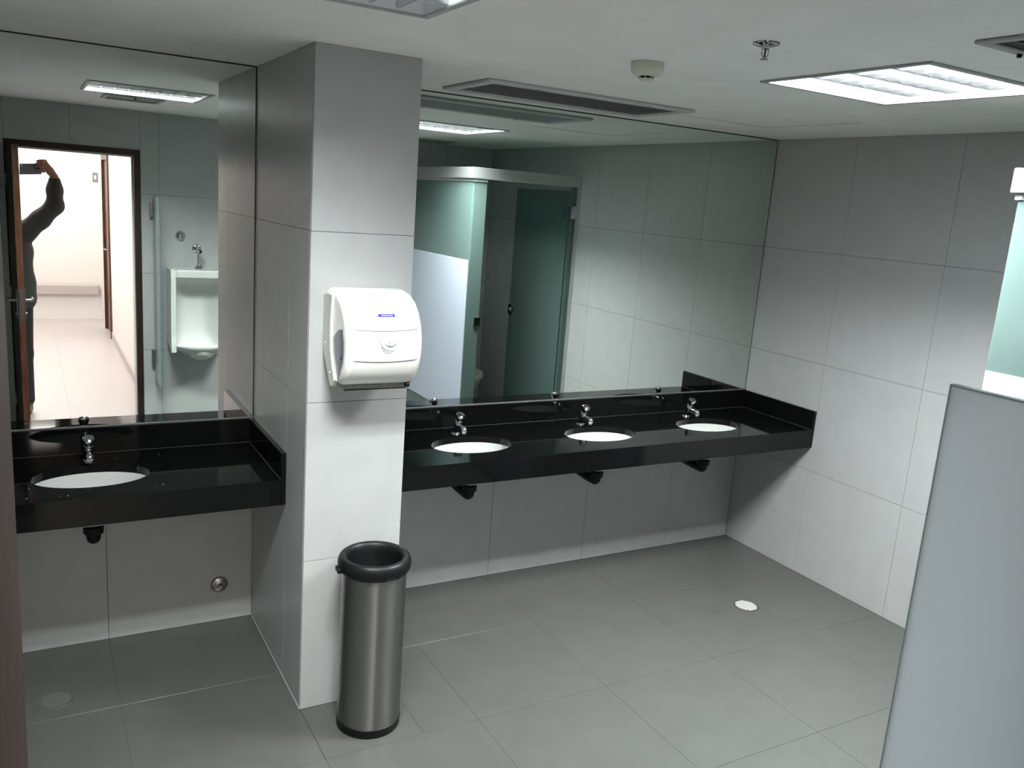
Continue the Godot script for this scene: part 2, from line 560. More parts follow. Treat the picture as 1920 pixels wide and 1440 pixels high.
# ------------------------------------------------------------------ shell
func room() -> void:
	var T: Material = M.wall_tile
	var G: Material = M.grout
	var e := 0.008
	# floor
	var fl := struct("floor")
	part(fl, "bed", box(Vector3(XL - 0.1, -0.12, -0.1), Vector3(XR + 0.1, -e + 0.0068, ZF + 0.15)), M.floor_grout)
	tiles(fl, Vector3.ZERO, Vector3(1, 0, 0), Vector3(0, 0, -1), Vector3(0, 1, 0), steps(XL, XR, 0.003), steps(-ZF - 0.15, 0.0, -0.533), [Rect2(0.0, -PZ, PX, PZ)], M.floor_tile, 0.0016)
	# mirror wall
	var wb := struct("wall_back")
	part(wb, "backing", box(Vector3(XL - 0.1, -0.1, -0.12), Vector3(XR + 0.1, H + 0.15, -e + 0.0055)), G)
	tiles(wb, Vector3.ZERO, Vector3(1, 0, 0), Vector3(0, 1, 0), Vector3(0, 0, 1), steps(XL, 0.0, -0.597), [0.0, 0.605, 0.945], [], T)
	tiles(wb, Vector3.ZERO, Vector3(1, 0, 0), Vector3(0, 1, 0), Vector3(0, 0, 1), steps(PX, XR, 1.235), [0.0, 0.605, 0.945], [], T)
	# right wall
	var wr := struct("wall_right")
	part(wr, "backing", box(Vector3(XR + e - 0.0055, -0.1, -0.1), Vector3(XR + 0.12, H + 0.15, ZF + 0.15)), G)
	tiles(wr, Vector3(XR, 0, 0), Vector3(0, 0, 1), Vector3(0, 1, 0), Vector3(-1, 0, 0), steps(0.0, ZF, 0.559), ROWS, [], T)
	# left wall
	var wl := struct("wall_left")
	part(wl, "backing", box(Vector3(XL - 0.12, -0.1, -0.1), Vector3(XL - e + 0.0055, H + 0.15, ZF + 0.15)), G)
	tiles(wl, Vector3(XL, 0, ZF), Vector3(0, 0, -1), Vector3(0, 1, 0), Vector3(1, 0, 0), steps(0.0, ZF, 0.5), ROWS, [], T)
	# wall with the doorway
	var wf := struct("wall_front")
	var st := st_new()
	bbox(st, Vector3(XL - 0.1, -0.1, ZF + e - 0.0055), Vector3(-0.953, H + 0.15, ZF + 0.15))
	bbox(st, Vector3(-0.067, -0.1, ZF + e - 0.0055), Vector3(XR + 0.1, H + 0.15, ZF + 0.15))
	bbox(st, Vector3(-0.953, 2.128, ZF + e - 0.0055), Vector3(-0.067, H + 0.15, ZF + 0.15))
	part(wf, "backing", st.commit(), G)
	tiles(wf, Vector3(0, 0, ZF), Vector3(-1, 0, 0), Vector3(0, 1, 0), Vector3(0, 0, -1), steps(-XR, -XL, -0.067 - 0.6), ROWS, [Rect2(0.067, -0.1, 0.886, 2.228)], T)
	# pillar
	var pl := struct("wall_pillar", "square tiled pillar between the two mirrors")
	part(pl, "core", box(Vector3(e - 0.0055, -0.01, 0.0), Vector3(PX - e + 0.0055, H + 0.05, PZ - e + 0.0055)), G)
	tiles(pl, Vector3(0, 0, PZ), Vector3(1, 0, 0), Vector3(0, 1, 0), Vector3(0, 0, 1), [0.0, PX], ROWS, [], T)
	tiles(pl, Vector3(0, 0, 0), Vector3(0, 0, 1), Vector3(0, 1, 0), Vector3(-1, 0, 0), [0.0, 0.553, PZ - e - 0.001], ROWS, [], T)
	tiles(pl, Vector3(PX, 0, PZ - e - 0.001), Vector3(0, 0, -1), Vector3(0, 1, 0), Vector3(1, 0, 0), [0.0, 0.252, PZ - e - 0.001], ROWS, [], T)
	part(pl, "floor_sealant", box(Vector3(-0.0018, 0.0, 0.002), Vector3(0.0005, 0.0022, PZ - 0.002), 0.0005), M.wall_tile)
	# ceiling with openings for lamps, grilles and the access panel
	var ce := struct("ceiling")
	var holes := [Rect2(1.345, 1.46, 0.615, 0.615), Rect2(-0.52, 1.48, 0.615, 0.615), Rect2(0.755, 0.205, 1.0, 0.40), Rect2(1.85, 0.385, 0.60, 0.585), Rect2(1.18, 2.34, 0.30, 0.30), Rect2(-0.375, 2.22, 0.30, 0.30), Rect2(2.03, 3.06, 0.30, 0.30)]
	var xs := [XL - 0.1, XR + 0.1]
	var zs := [-0.1, ZF + 0.15]
	for h: Rect2 in holes:
		xs.append_array([h.position.x, h.end.x])
		zs.append_array([h.position.y, h.end.y])
	xs.sort()
	zs.sort()
	st = st_new()
	for i in xs.size() - 1:
		for k in zs.size() - 1:
			var r := Rect2(xs[i], zs[k], xs[i + 1] - xs[i], zs[k + 1] - zs[k])
			var cut := r.size.x < 1e-5 or r.size.y < 1e-5
			for h: Rect2 in holes:
				cut = cut or h.has_point(r.get_center())
			if not cut:
				bbox(st, Vector3(r.position.x, H, r.position.y), Vector3(r.end.x, H + 0.02, r.end.y))
	part(ce, "board", st.commit(), M.ceiling_paint)
	var up := struct("ceiling_slab")
	part(up, "concrete", box(Vector3(XL - 0.1, H + 0.16, -0.1), Vector3(XR + 0.1, H + 0.22, ZF + 0.15)), M.ceiling_paint)
	# door
	var dr := struct("door_1", "dark wooden washroom door standing open into the room")
	st = st_new()
	var W0 := -0.953
	var W1 := -0.067
	bbox(st, Vector3(W0, 0, ZF - 0.012), Vector3(W0 + 0.045, 2.128, ZF + 0.16), 0.002)
	bbox(st, Vector3(W1 - 0.045, 0, ZF - 0.012), Vector3(W1, 2.128, ZF + 0.16), 0.002)
	bbox(st, Vector3(W0 + 0.045, 2.085, ZF - 0.012), Vector3(W1 - 0.045, 2.128, ZF + 0.16), 0.002)
	part(dr, "frame", st.commit(), M.wood_dark)
	st = st_new()
	bbox(st, Vector3(W0 + 0.045, 0, ZF + 0.05), Vector3(W0 + 0.058, 2.085, ZF + 0.075), 0.001)
	bbox(st, Vector3(W1 - 0.058, 0, ZF + 0.05), Vector3(W1 - 0.045, 2.085, ZF + 0.075), 0.001)
	bbox(st, Vector3(W0 + 0.058, 2.072, ZF + 0.05), Vector3(W1 - 0.058, 2.085, ZF + 0.075), 0.001)
	part(dr, "stop", st.commit(), M.corridor_paint)
	# leaf: hinged at the left jamb, swung into the room
	var leaf := Node3D.new()
	leaf.name = "leaf"
	dr.add_child(leaf)
	leaf.position = Vector3(-0.906, 0, ZF - 0.01)
	leaf.rotation.y = deg_to_rad(86.5)   # local +x runs from the hinge to the free edge
	part(leaf, "panel", box(Vector3(0.0, 0.008, -0.038), Vector3(0.745, 2.078, 0.0), 0.0015), M.wood_dark)
	part(leaf, "edge_band", box(Vector3(0.7455, 0.008, -0.038), Vector3(0.7475, 2.078, 0.0), 0.0005), M.wood)
	part(leaf, "lock_plate", box(Vector3(0.7476, 0.95, -0.030), Vector3(0.7492, 1.16, -0.008), 0.0005), M.satin_steel)
	for s in [-1.0, 1.0]:
		var zf := 0.0 if s > 0 else -0.038
		st = st_new()
		bbox(st, Vector3(0.655, 0.955, minf(zf, zf + s * 0.006)), Vector3(0.695, 1.155, maxf(zf, zf + s * 0.006)), 0.002)
		part(leaf, "handle_plate", st.commit(), M.satin_steel)
		st = st_new()
		tube(st, arc([Vector3(0.675, 1.08, zf), Vector3(0.675, 1.08, zf + s * 0.05), Vector3(0.565, 1.08, zf + s * 0.052)]), _fill(9, 0.009), 12)
		part(leaf, "lever", st.commit(), M.satin_steel)
		st = st_new()
		tube(st, [Vector3(0.675, 0.99, zf), Vector3(0.675, 0.99, zf + s * 0.014)], [0.009, 0.009], 14)
		part(leaf, "key_cylinder", st.commit(), M.satin_steel)
	for y in [0.25, 1.05, 1.85]:
		st = st_new()
		tube(st, [Vector3(-0.004, y - 0.04, -0.042), Vector3(-0.004, y + 0.04, -0.042)], [0.006, 0.006], 10)
		part(leaf, "hinge", st.commit(), M.satin_steel)

func _fill(n: int, v: float) -> Array:
	var a := []
	a.resize(n)
	a.fill(v)
	return a

func corridor() -> void:
	var x0 := -1.75
	var x1 := 0.02
	var z0 := ZF + 0.15
	var z1 := 9.0
	var h := 2.6
	var f := struct("floor_corridor")
	part(f, "bed", box(Vector3(x0 - 0.1, -0.12, z0), Vector3(x1 + 0.1, -0.003, z1 + 0.1)), M.bumper)
	tiles(f, Vector3.ZERO, Vector3(1, 0, 0), Vector3(0, 0, -1), Vector3(0, 1, 0), steps(x0, x1, 0.02), steps(-z1, -z0, -z0), [], M.corridor_floor, 0.0016)
	var c := struct("ceiling_corridor")
	part(c, "board", box(Vector3(x0 - 0.1, h, z0), Vector3(x1 + 0.1, h + 0.1, z1 + 0.1)), M.corridor_paint)
	var wl := struct("wall_corridor_left")
	part(wl, "plaster", box(Vector3(x0 - 0.1, -0.1, z0), Vector3(x0, h + 0.1, z1 + 0.1)), M.corridor_paint)
	var we := struct("wall_corridor_end")
	part(we, "plaster", box(Vector3(x0, -0.1, z1), Vector3(x1 + 0.1, h + 0.1, z1 + 0.1)), M.corridor_paint)
	var wn := struct("wall_corridor_near")
	var st := st_new()
	bbox(st, Vector3(x0 - 0.1, H + 0.15, z0 - 0.15), Vector3(x1 + 0.1, h + 0.1, z0))
	bbox(st, Vector3(x0 - 0.1, -0.1, z0 - 0.15), Vector3(XL - 0.1, H + 0.15, z0))
	part(wn, "plaster", st.commit(), M.corridor_paint)
	var wr := struct("wall_corridor_right")
	st = st_new()
	bbox(st, Vector3(x1, -0.1, z0), Vector3(x1 + 0.1, h + 0.1, 7.4))
	bbox(st, Vector3(x1, -0.1, 8.25), Vector3(x1 + 0.1, h + 0.1, z1))
	bbox(st, Vector3(x1, 2.15, 7.4), Vector3(x1 + 0.1, h + 0.1, 8.25))
	part(wr, "plaster", st.commit(), M.corridor_paint)
	var bb := struct("baseboard_corridor")
	part(bb, "strip", box(Vector3(x1 - 0.012, 0, z0 + 0.02), Vector3(x1, 0.09, 7.39), 0.002), M.bumper)
	var d := struct("door_2", "brown wooden door far down the corridor wall")
	st = st_new()
	bbox(st, Vector3(x1 - 0.02, 0, 7.4), Vector3(x1 + 0.09, 2.15, 7.46), 0.002)
	bbox(st, Vector3(x1 - 0.02, 0, 8.19), Vector3(x1 + 0.09, 2.15, 8.25), 0.002)
	bbox(st, Vector3(x1 - 0.02, 2.09, 7.46), Vector3(x1 + 0.09, 2.15, 8.19), 0.002)
	part(d, "frame", st.commit(), M.wood)
	part(d, "leaf", box(Vector3(x1 + 0.01, 0.008, 7.463), Vector3(x1 + 0.048, 2.087, 8.187), 0.002), M.wood)
	st = st_new()
	tube(st, arc([Vector3(x1 + 0.012, 1.05, 7.54), Vector3(x1 - 0.045, 1.05, 7.54), Vector3(x1 - 0.047, 1.05, 7.65)]), _fill(9, 0.009), 10)
	part(d, "handle", st.commit(), M.satin_steel)
	# bumper rail on the end wall
	var t := thing("wall_bumper", Vector3(-0.75, 0.33, z1), "long pale grey bumper rail low on the corridor end wall", "bumper rail")
	part(t, "rail", box(Vector3(-0.95, 0.0, -0.07), Vector3(0.74, 0.135, -0.02), 0.012), M.bumper)
	for x in [-0.8, -0.1, 0.62]:
		part(t, "bracket", box(Vector3(x, 0.02, -0.021), Vector3(x + 0.1, 0.115, 0.0), 0.002), M.bumper)
	var p := thing("wall_plate", Vector3(-0.02, 1.87, z1), "small grey wall plate on the corridor end wall beside the brown door", "wall plate")
	part(p, "plate", box(Vector3(-0.03, -0.06, -0.012), Vector3(0.03, 0.06, 0), 0.003), M.satin_steel)
	part(p, "rocker", box(Vector3(-0.013, -0.025, -0.016), Vector3(0.013, 0.025, -0.011), 0.002), M.white_plastic)
	# corridor ceiling panels
	for pl in [[4.6, "nearest the washroom doorway"], [6.4, "halfway along the corridor"], [8.1, "beside the brown corridor door"]]:
		var z: float = pl[0]
		var k := thing("panel_lamp", Vector3(-0.86, h, z), "flat glowing ceiling panel lamp " + pl[1], "ceiling lamp", "panel lamps along the corridor ceiling")
		st = st_new()
		bbox(st, Vector3(-0.31, -0.03, -0.31), Vector3(0.31, 0.0, -0.29), 0.002)
		bbox(st, Vector3(-0.31, -0.03, 0.29), Vector3(0.31, 0.0, 0.31), 0.002)
		bbox(st, Vector3(-0.31, -0.03, -0.29), Vector3(-0.29, 0.0, 0.29), 0.002)
		bbox(st, Vector3(0.29, -0.03, -0.29), Vector3(0.31, 0.0, 0.29), 0.002)
		part(k, "rim", st.commit(), M.white_enamel)
		part(k, "diffuser", box(Vector3(-0.289, -0.022, -0.289), Vector3(0.289, -0.004, 0.289)), M.panel_glow)
		var a := AreaLight3D.new()
		a.name = "glow_light"
		a.area_size = Vector2(0.57, 0.57)
		a.light_color = Color(1.0, 0.975, 0.965)
		a.light_energy = CORRIDOR_ENERGY / 3.0
		a.shadow_enabled = true
		k.add_child(a)
		a.position = Vector3(0, -0.026, 0)
		a.rotation = Vector3(-PI / 2, 0, 0)

func mirrors() -> void:
	var y0 := 0.951
	var g := 0.005
	for s in [[XL + 0.002, 0.0, "tall frameless mirror over the single-basin vanity"], [PX, XR, "wide frameless mirror over the three-basin vanity"]]:
		var t := thing("wall_mirror", Vector3((s[0] + s[1]) / 2, y0, 0), s[2], "mirror")
		var hw: float = (s[1] - s[0]) / 2
		part(t, "pane", box(Vector3(-hw + g, 0.0, 0.0005), Vector3(hw - g, H - y0 - 0.006, 0.005)), M.mirror)
		var st := st_new()
		bbox(st, Vector3(-hw + 0.0005, 0, 0.0005), Vector3(-hw + g, H - y0 - 0.0005, 0.0045))
		bbox(st, Vector3(hw - g, 0, 0.0005), Vector3(hw - 0.0005, H - y0 - 0.0005, 0.0045))
		bbox(st, Vector3(-hw + g, H - y0 - 0.006, 0.0005), Vector3(hw - g, H - y0 - 0.0005, 0.0045))
		part(t, "seal", st.commit(), M.mirror_edge)
		part(t, "channel", box(Vector3(-hw + 0.001, -0.0058, 0.0005), Vector3(hw - 0.001, -0.0005, 0.008), 0.0008), M.channel)

# ------------------------------------------------------------------ vanities
const BA := Vector2(0.200, 0.131)   # half axes of a basin opening
const BZ := 0.312                   # its distance from the mirror wall
const CD := 0.558                   # depth of the vanity

func stone_top(x0: float, x1: float, basins: Array) -> ArrayMesh:
	# slab with an oval opening for each basin
	var st := st_new()
	var y1 := CTOP
	var y0 := CTOP - 0.03
	var z0 := 0.02
	var z1 := CD - 0.02
	var cuts := [x0]
	for i in basins.size() - 1:
		cuts.append((basins[i] + basins[i + 1]) / 2.0)
	cuts.append(x1)
	for i in basins.size():
		var c := Vector2(basins[i], BZ)
		var ang := []
		for k in 96:
			ang.append(TAU * k / 96)
		for p in [Vector2(cuts[i], z0), Vector2(cuts[i + 1], z0), Vector2(cuts[i + 1], z1), Vector2(cuts[i], z1)]:
			ang.append(fposmod((p - c).angle(), TAU))
		ang.sort()
		for k in ang.size():
			var pe := []
			var pr := []
			for a in [ang[k], ang[(k + 1) % ang.size()]]:
				var d := Vector2(cos(a), sin(a))
				var te := 1.0 / sqrt(pow(d.x / BA.x, 2) + pow(d.y / BA.y, 2))
				var tx: float = INF if abs(d.x) < 1e-9 else ((cuts[i + 1] if d.x > 0 else cuts[i]) - c.x) / d.x
				var tz: float = INF if abs(d.y) < 1e-9 else ((z1 if d.y > 0 else z0) - c.y) / d.y
				pe.append(c + d * te)
				pr.append(c + d * minf(tx, tz))
			for s in [[y1, 1.0], [y0, -1.0]]:
				quad(st, Vector3(pe[0].x, s[0], pe[0].y), Vector3(pe[1].x, s[0], pe[1].y), Vector3(pr[1].x, s[0], pr[1].y), Vector3(pr[0].x, s[0], pr[0].y), Vector3(0, s[1], 0))
			var n0: Vector3 = -Vector3((pe[0].x - c.x) / (BA.x * BA.x), 0, (pe[0].y - c.y) / (BA.y * BA.y)).normalized()
			var n1: Vector3 = -Vector3((pe[1].x - c.x) / (BA.x * BA.x), 0, (pe[1].y - c.y) / (BA.y * BA.y)).normalized()
			var q := [Vector3(pe[0].x, y0, pe[0].y), Vector3(pe[1].x, y0, pe[1].y), Vector3(pe[1].x, y1, pe[1].y), Vector3(pe[0].x, y1, pe[0].y)]
			tri_s(st, [q[0], q[1], q[2]], [n0, n1, n1])
			tri_s(st, [q[0], q[2], q[3]], [n0, n1, n0])
	# outer sides
	quad(st, Vector3(x0, y0, z1), Vector3(x1, y0, z1), Vector3(x1, y1, z1), Vector3(x0, y1, z1), Vector3(0, 0, 1))
	quad(st, Vector3(x0, y0, z0), Vector3(x1, y0, z0), Vector3(x1, y1, z0), Vector3(x0, y1, z0), Vector3(0, 0, -1))
	quad(st, Vector3(x0, y0, z0), Vector3(x0, y0, z1), Vector3(x0, y1, z1), Vector3(x0, y1, z0), Vector3(-1, 0, 0))
	quad(st, Vector3(x1, y0, z0), Vector3(x1, y0, z1), Vector3(x1, y1, z1), Vector3(x1, y1, z0), Vector3(1, 0, 0))
	return st.commit()

func vanity(x0: float, x1: float, basins: Array, ends: Array, label: String) -> void:
	var t := thing("vanity_counter", Vector3.ZERO, label, "counter")
	var ya := 0.737
	var ys := 0.945
	var a: float = x0 + (0.02 if ends[0] else 0.0)
	var b: float = x1 - (0.02 if ends[1] else 0.0)
	part(t, "countertop", stone_top(a, b, basins), M.black_stone)
	part(t, "apron", box(Vector3(a, ya, CD - 0.02), Vector3(b, CTOP, CD), 0.001), M.black_stone)
	part(t, "backsplash", box(Vector3(a, CTOP - 0.03, 0.0005), Vector3(b, ys, 0.0195), 0.001), M.black_stone)
	for k in 2:
		if ends[k]:
			var e0 := x0 + 0.0005 if k == 0 else x1 - 0.0195
			part(t, "side_splash", box(Vector3(e0, ya, 0.0005), Vector3(e0 + 0.019, ys, CD), 0.001), M.black_stone)
	# pale silicone beads in the inner corners
	var st := st_new()
	bbox(st, Vector3(a, CTOP, 0.0195), Vector3(b, CTOP + 0.0013, 0.0208))
	if ends[1]:
		bbox(st, Vector3(b - 0.0013, CTOP, 0.0208), Vector3(b, CTOP + 0.0013, CD - 0.004))
	if ends[0]:
		bbox(st, Vector3(a, CTOP, 0.0208), Vector3(a + 0.0013, CTOP + 0.0013, CD - 0.004))
	part(t, "sealant", st.commit(), M.stone_joint)

func basin(called: String, x: float, label: String) -> void:
	var t := thing(called, Vector3(x, CTOP - 0.03, BZ), label, "basin", "undermount basins in the vanities")
	var prof := [Vector2(1.09, -0.001), Vector2(1.005, -0.0012), Vector2(1.0, -0.006)]
	var dep := 0.14
	for k in range(1, 15):
		var a := PI / 2 * k / 14.0
		prof.append(Vector2(maxf(pow(cos(a), 0.72) * 0.985, 0.13), -0.006 - dep * pow(sin(a), 1.1)))
	prof.append(Vector2(0.0, -0.006 - dep))
	var out := [Vector2(0.0, -0.02 - dep)]
	for k in range(14, 0, -1):
		var a := PI / 2 * k / 14.0
		out.append(Vector2(maxf(pow(cos(a), 0.72) * 1.06, 0.13), -0.006 - (dep + 0.012) * pow(sin(a), 1.1)))
	out.append(Vector2(1.09, -0.02))
	out.append(Vector2(1.09, -0.001))
	var st := st_new()
	# the inner profile runs downwards, so its normals face the middle
	lathe(st, prof, 64, Transform3D.IDENTITY, 45, BA)
	lathe(st, out, 48, Transform3D.IDENTITY, 45, BA)
	part(t, "bowl", st.commit(), M.porcelain)
	part(t, "drain", lathed([Vector2(0.026, 0.0), Vector2(0.026, 0.003), Vector2(0.022, 0.0035), Vector2(0.016, 0.001), Vector2(0.0, 0.001)], 24), M.chrome, Vector3(0, -0.006 - dep, 0))

func faucet_proto() -> Node3D:
	var t := thing("push_faucet", Vector3.ZERO, "", "faucet", "push faucets on the vanities")
	part(t, "flange", lathed([Vector2(0.0, 0.007), Vector2(0.019, 0.007), Vector2(0.023, 0.004), Vector2(0.024, 0.0)], 28), M.chrome)
	part(t, "body", lathed([Vector2(0.0, 0.064), Vector2(0.012, 0.064), Vector2(0.0155, 0.059), Vector2(0.0165, 0.05), Vector2(0.0175, 0.03), Vector2(0.0165, 0.015), Vector2(0.016, 0.0)], 28), M.chrome, Vector3(0, 0.003, 0), Vector3(deg_to_rad(24), 0, 0))
	var st := st_new()
	tube(st, [Vector3(0, 0.032, 0.014), Vector3(0, 0.039, 0.036), Vector3(0, 0.0405, 0.062), Vector3(0, 0.039, 0.080)], [0.0095, 0.0105, 0.0115, 0.012], 18)
	part(t, "spout", st.commit(), M.chrome)
	var ball := []
	for k in 13:
		var a := PI * k / 12.0
		ball.append(Vector2(0.0145 * sin(a), 0.0145 * cos(a)))
	var tip := part(t, "aerator", lathed(ball, 22), M.chrome, Vector3(0, 0.036, 0.084))
	part(tip, "outlet", lathed([Vector2(0.0, -0.018), Vector2(0.0085, -0.018), Vector2(0.0095, -0.010)], 18), M.satin_steel)
	var cap := part(t, "button", lathed([Vector2(0.0, 0.040), Vector2(0.015, 0.0395), Vector2(0.0195, 0.036), Vector2(0.0205, 0.031), Vector2(0.019, 0.024), Vector2(0.0145, 0.012), Vector2(0.0125, 0.002), Vector2(0.0125, -0.005)], 28), M.chrome, Vector3(0, 0.0605, 0.0255), Vector3(deg_to_rad(24), 0, 0))
	part(cap, "collar", lathed([Vector2(0.0, 0.006), Vector2(0.0145, 0.006), Vector2(0.0155, 0.003), Vector2(0.0145, 0.0)], 24), M.satin_steel)
	return t

func trap_proto() -> Node3D:
	var t := thing("drain_trap", Vector3.ZERO, "", "drain trap", "black drain traps under the vanities")
	var st := st_new()
	tube(st, [Vector3(0, 0.648, 0.0), Vector3(0, 0.60, 0)], [0.024, 0.024], 20)
	part(t, "tailpiece", st.commit(), M.black_plastic)
	part(t, "nut", lathed([Vector2(0.0, 0.03), Vector2(0.033, 0.03), Vector2(0.036, 0.026), Vector2(0.036, 0.004), Vector2(0.033, 0.0), Vector2(0.0, 0.0)], 12), M.black_plastic, Vector3(0, 0.612, 0))
	st = st_new()
	var pts := arc([Vector3(0, 0.62, 0), Vector3(0, 0.592, 0.0), Vector3(0, 0.592, -0.06), Vector3(0, 0.60, -0.19), Vector3(0, 0.60, -0.3035)], 7)
	tube(st, pts, _fill(pts.size(), 0.0255), 20)
	part(t, "bend", st.commit(), M.black_plastic)
	part(t, "wall_rose", lathed([Vector2(0.0, 0.012), Vector2(0.03, 0.012), Vector2(0.045, 0.003), Vector2(0.045, 0.0)], 28), M.black_plastic, Vector3(0, 0.60, -0.3075), Vector3(PI / 2, 0, 0))
	return t

func vanities() -> void:
	var bx := [0.928, 1.655, 2.375]
	vanity(XL, 0.0, [-0.66], [true, true], "short black stone vanity counter with a single basin left of the pillar")
	vanity(PX, XR, bx, [false, true], "long black stone vanity counter with three basins under the wide mirror")
	var where := [-0.66, 0.928, 1.655, 2.375]
	var who := ["in the short single-basin vanity", "in the long vanity next to the pillar", "in the middle of the long vanity", "in the long vanity next to the side wall"]
	for i in 4:
		basin("wash_basin", where[i], "oval white undermount basin " + who[i])
	var f := faucet_proto()
	var tr := trap_proto()
	for i in 4:
		var o: Node3D = f
		var r: Node3D = tr
		if i > 0:
			o = f.duplicate()
			o.name = numbered("push_faucet")
			add_child(o)
			r = tr.duplicate()
			r.name = numbered("drain_trap")
			add_child(r)
		o.position = Vector3(where[i] + (0.0 if i == 0 else 0.006), CTOP, 0.118)
		o.scale = Vector3(1.08, 1.1, 1.08)
		o.set_meta("label", "chrome push-button faucet behind the basin " + who[i])
		r.position = Vector3(where[i], 0, BZ)
		r.set_meta("label", "black plastic drain trap under the basin " + who[i])
	# water drops on the short vanity
	var st := st_new()
	for k in 26:
		var p := Vector3(-0.66, 0, BZ)
		while pow((p.x + 0.66) / 0.225, 2) + pow((p.z - BZ) / 0.165, 2) < 1.0 or p.distance_to(Vector3(-0.66, 0, 0.118)) < 0.05:
			p = Vector3(rng.randf_range(-1.1, -0.40), 0, rng.randf_range(0.05, 0.53))
		var r := rng.randf_range(0.0015, 0.0042)
		lathe(st, [Vector2(0, 0.55 * r), Vector2(0.5 * r, 0.48 * r), Vector2(0.85 * r, 0.26 * r), Vector2(r, 0.0)], 10, Transform3D(Basis.IDENTITY, Vector3(p.x, CTOP + 0.0002, p.z)))
	var w := part(self, numbered("water_drops"), st.commit(), M.water)
	tag(w, "scattered clear water drops on the short black vanity top", "water drops")
	w.set_meta("kind", "stuff")

# ------------------------------------------------------------------ toilet stall
func stall() -> void:
	var xs := 2.01
	var zs := 2.0
	var t := thing("toilet_stall", Vector3(xs, 0, zs), "teal glass toilet stall with pale metal top rail beside the tiled wall", "toilet stall")
	var wx := XR - xs
	var wz := ZF - zs
	var top := 2.10
	part(t, "side_glass", box(Vector3(-0.005, 0.02, 0.0), Vector3(0.005, top, wz - 0.002), 0.001), M.teal_glass)
	part(t, "side_film", box(Vector3(-0.0095, 0.31, 0.003), Vector3(-0.0055, 1.508, wz - 0.004), 0.0005), M.white_film)
	part(t, "front_glass", box(Vector3(0.0055, 0.02, 0.0), Vector3(0.108, top, 0.010), 0.001), M.teal_glass)
	part(t, "hinge_glass", box(Vector3(wx - 0.075, 0.02, 0.0), Vector3(wx - 0.028, top, 0.010), 0.001), M.teal_glass)
	part(t, "wall_post", box(Vector3(wx - 0.028, 0.0, -0.014), Vector3(wx - 0.001, top, 0.022), 0.002), M.aluminium)
	var st := st_new()
	bbox(st, Vector3(-0.025, top, -0.022), Vector3(wx - 0.001, top + 0.08, 0.026), 0.003)
	part(t, "front_rail", st.commit(), M.aluminium)
	st = st_new()
	bbox(st, Vector3(-0.025, top, 0.0265), Vector3(0.025, top + 0.08, wz - 0.001), 0.003)
	part(t, "side_rail", st.commit(), M.aluminium)
	st = st_new()
	bbox(st, Vector3(-0.012, top - 0.022, -0.010), Vector3(0.108, top - 0.0005, 0.018), 0.002)
	bbox(st, Vector3(-0.012, top - 0.022, 0.0185), Vector3(0.012, top - 0.0005, wz - 0.002), 0.002)
	part(t, "glass_channel", st.commit(), M.aluminium)
	part(t, "strike", box(Vector3(0.064, 1.015, -0.012), Vector3(0.118, 1.085, 0.022), 0.003), M.chrome)
	# door leaf swung inwards
	var d := Node3D.new()
	d.name = "door"
	t.add_child(d)
	d.position = Vector3(wx - 0.083, 0, 0.012)
	d.rotation.y = deg_to_rad(-85.0)
	# local -x runs from the hinge side to the free edge
	d.rotation.y = deg_to_rad(85.0)
	part(d, "glass", box(Vector3(-0.715, 0.03, -0.005), Vector3(-0.005, top - 0.03, 0.005), 0.001), M.teal_glass)
	for s in [-1.0, 1.0]:
		st = st_new()
		lathe(st, [Vector2(0.0, 0.035), Vector2(0.016, 0.034), Vector2(0.02, 0.028), Vector2(0.014, 0.016), Vector2(0.012, 0.0), Vector2(0.02, 0.0)], 22)
		part(d, "knob", st.commit(), M.chrome, Vector3(-0.665, 1.05, s * 0.005), Vector3(s * PI / 2, 0, 0))
	part(d, "lock_case", box(Vector3(-0.72, 1.01, -0.014), Vector3(-0.69, 1.09, 0.014), 0.003), M.black_plastic)
	for y in [0.30, 1.86]:
		part(t, "hinge", box(Vector3(wx - 0.076, y, -0.013), Vector3(wx - 0.024, y + 0.095, 0.024), 0.003), M.chrome)
		part(d, "hinge_clamp", box(Vector3(-0.062, y, -0.012), Vector3(-0.004, y + 0.095, 0.012), 0.003), M.chrome)
	# toilet
	var o := thing("toilet", Vector3(2.53, 0, ZF), "white porcelain toilet inside the glass stall", "toilet")
	var rows := []
	for r in [[0.0, 0.11, 0.20, 0.33], [0.03, 0.105, 0.19, 0.33], [0.18, 0.11, 0.19, 0.35], [0.30, 0.155, 0.215, 0.385], [0.37, 0.18, 0.235, 0.40], [0.40, 0.185, 0.24, 0.40]]:
		var row := []
		for k in 40:
			var a := TAU * k / 40
			var cz: float = -r[3]
			row.append(Vector3(r[1] * cos(a), r[0], cz + r[2] * sin(a) * (1.0 if sin(a) < 0 else 0.85)))
		rows.append(row)
	st = st_new()
	grid(st, rows, true, Vector3(0, 0.2, -0.36))
	for k in 40:
		tri(st, Vector3(0, 0.40, -0.40), rows[5][k], rows[5][(k + 1) % 40], Vector3.UP)
	part(o, "bowl", st.commit(), M.porcelain)
	st = st_new()
	var seat := []
	for k in 40:
		var a := TAU * k / 40
		seat.append(Vector3(0.19 * cos(a), 0, -0.405 + 0.245 * sin(a) * (1.0 if sin(a) < 0 else 0.85)))
	for lay in [[0.402, 0.418], [0.420, 0.440]]:
		for k in 40:
			var p: Vector3 = seat[k]
			var q: Vector3 = seat[(k + 1) % 40]
			var n := Vector3(p.x + q.x, 0, p.z + q.z + 0.81).normalized()
			quad(st, p + Vector3.UP * lay[0], q + Vector3.UP * lay[0], q + Vector3.UP * lay[1], p + Vector3.UP * lay[1], n)
			tri(st, Vector3(0, lay[1], -0.405), p + Vector3.UP * lay[1], q + Vector3.UP * lay[1], Vector3.UP)
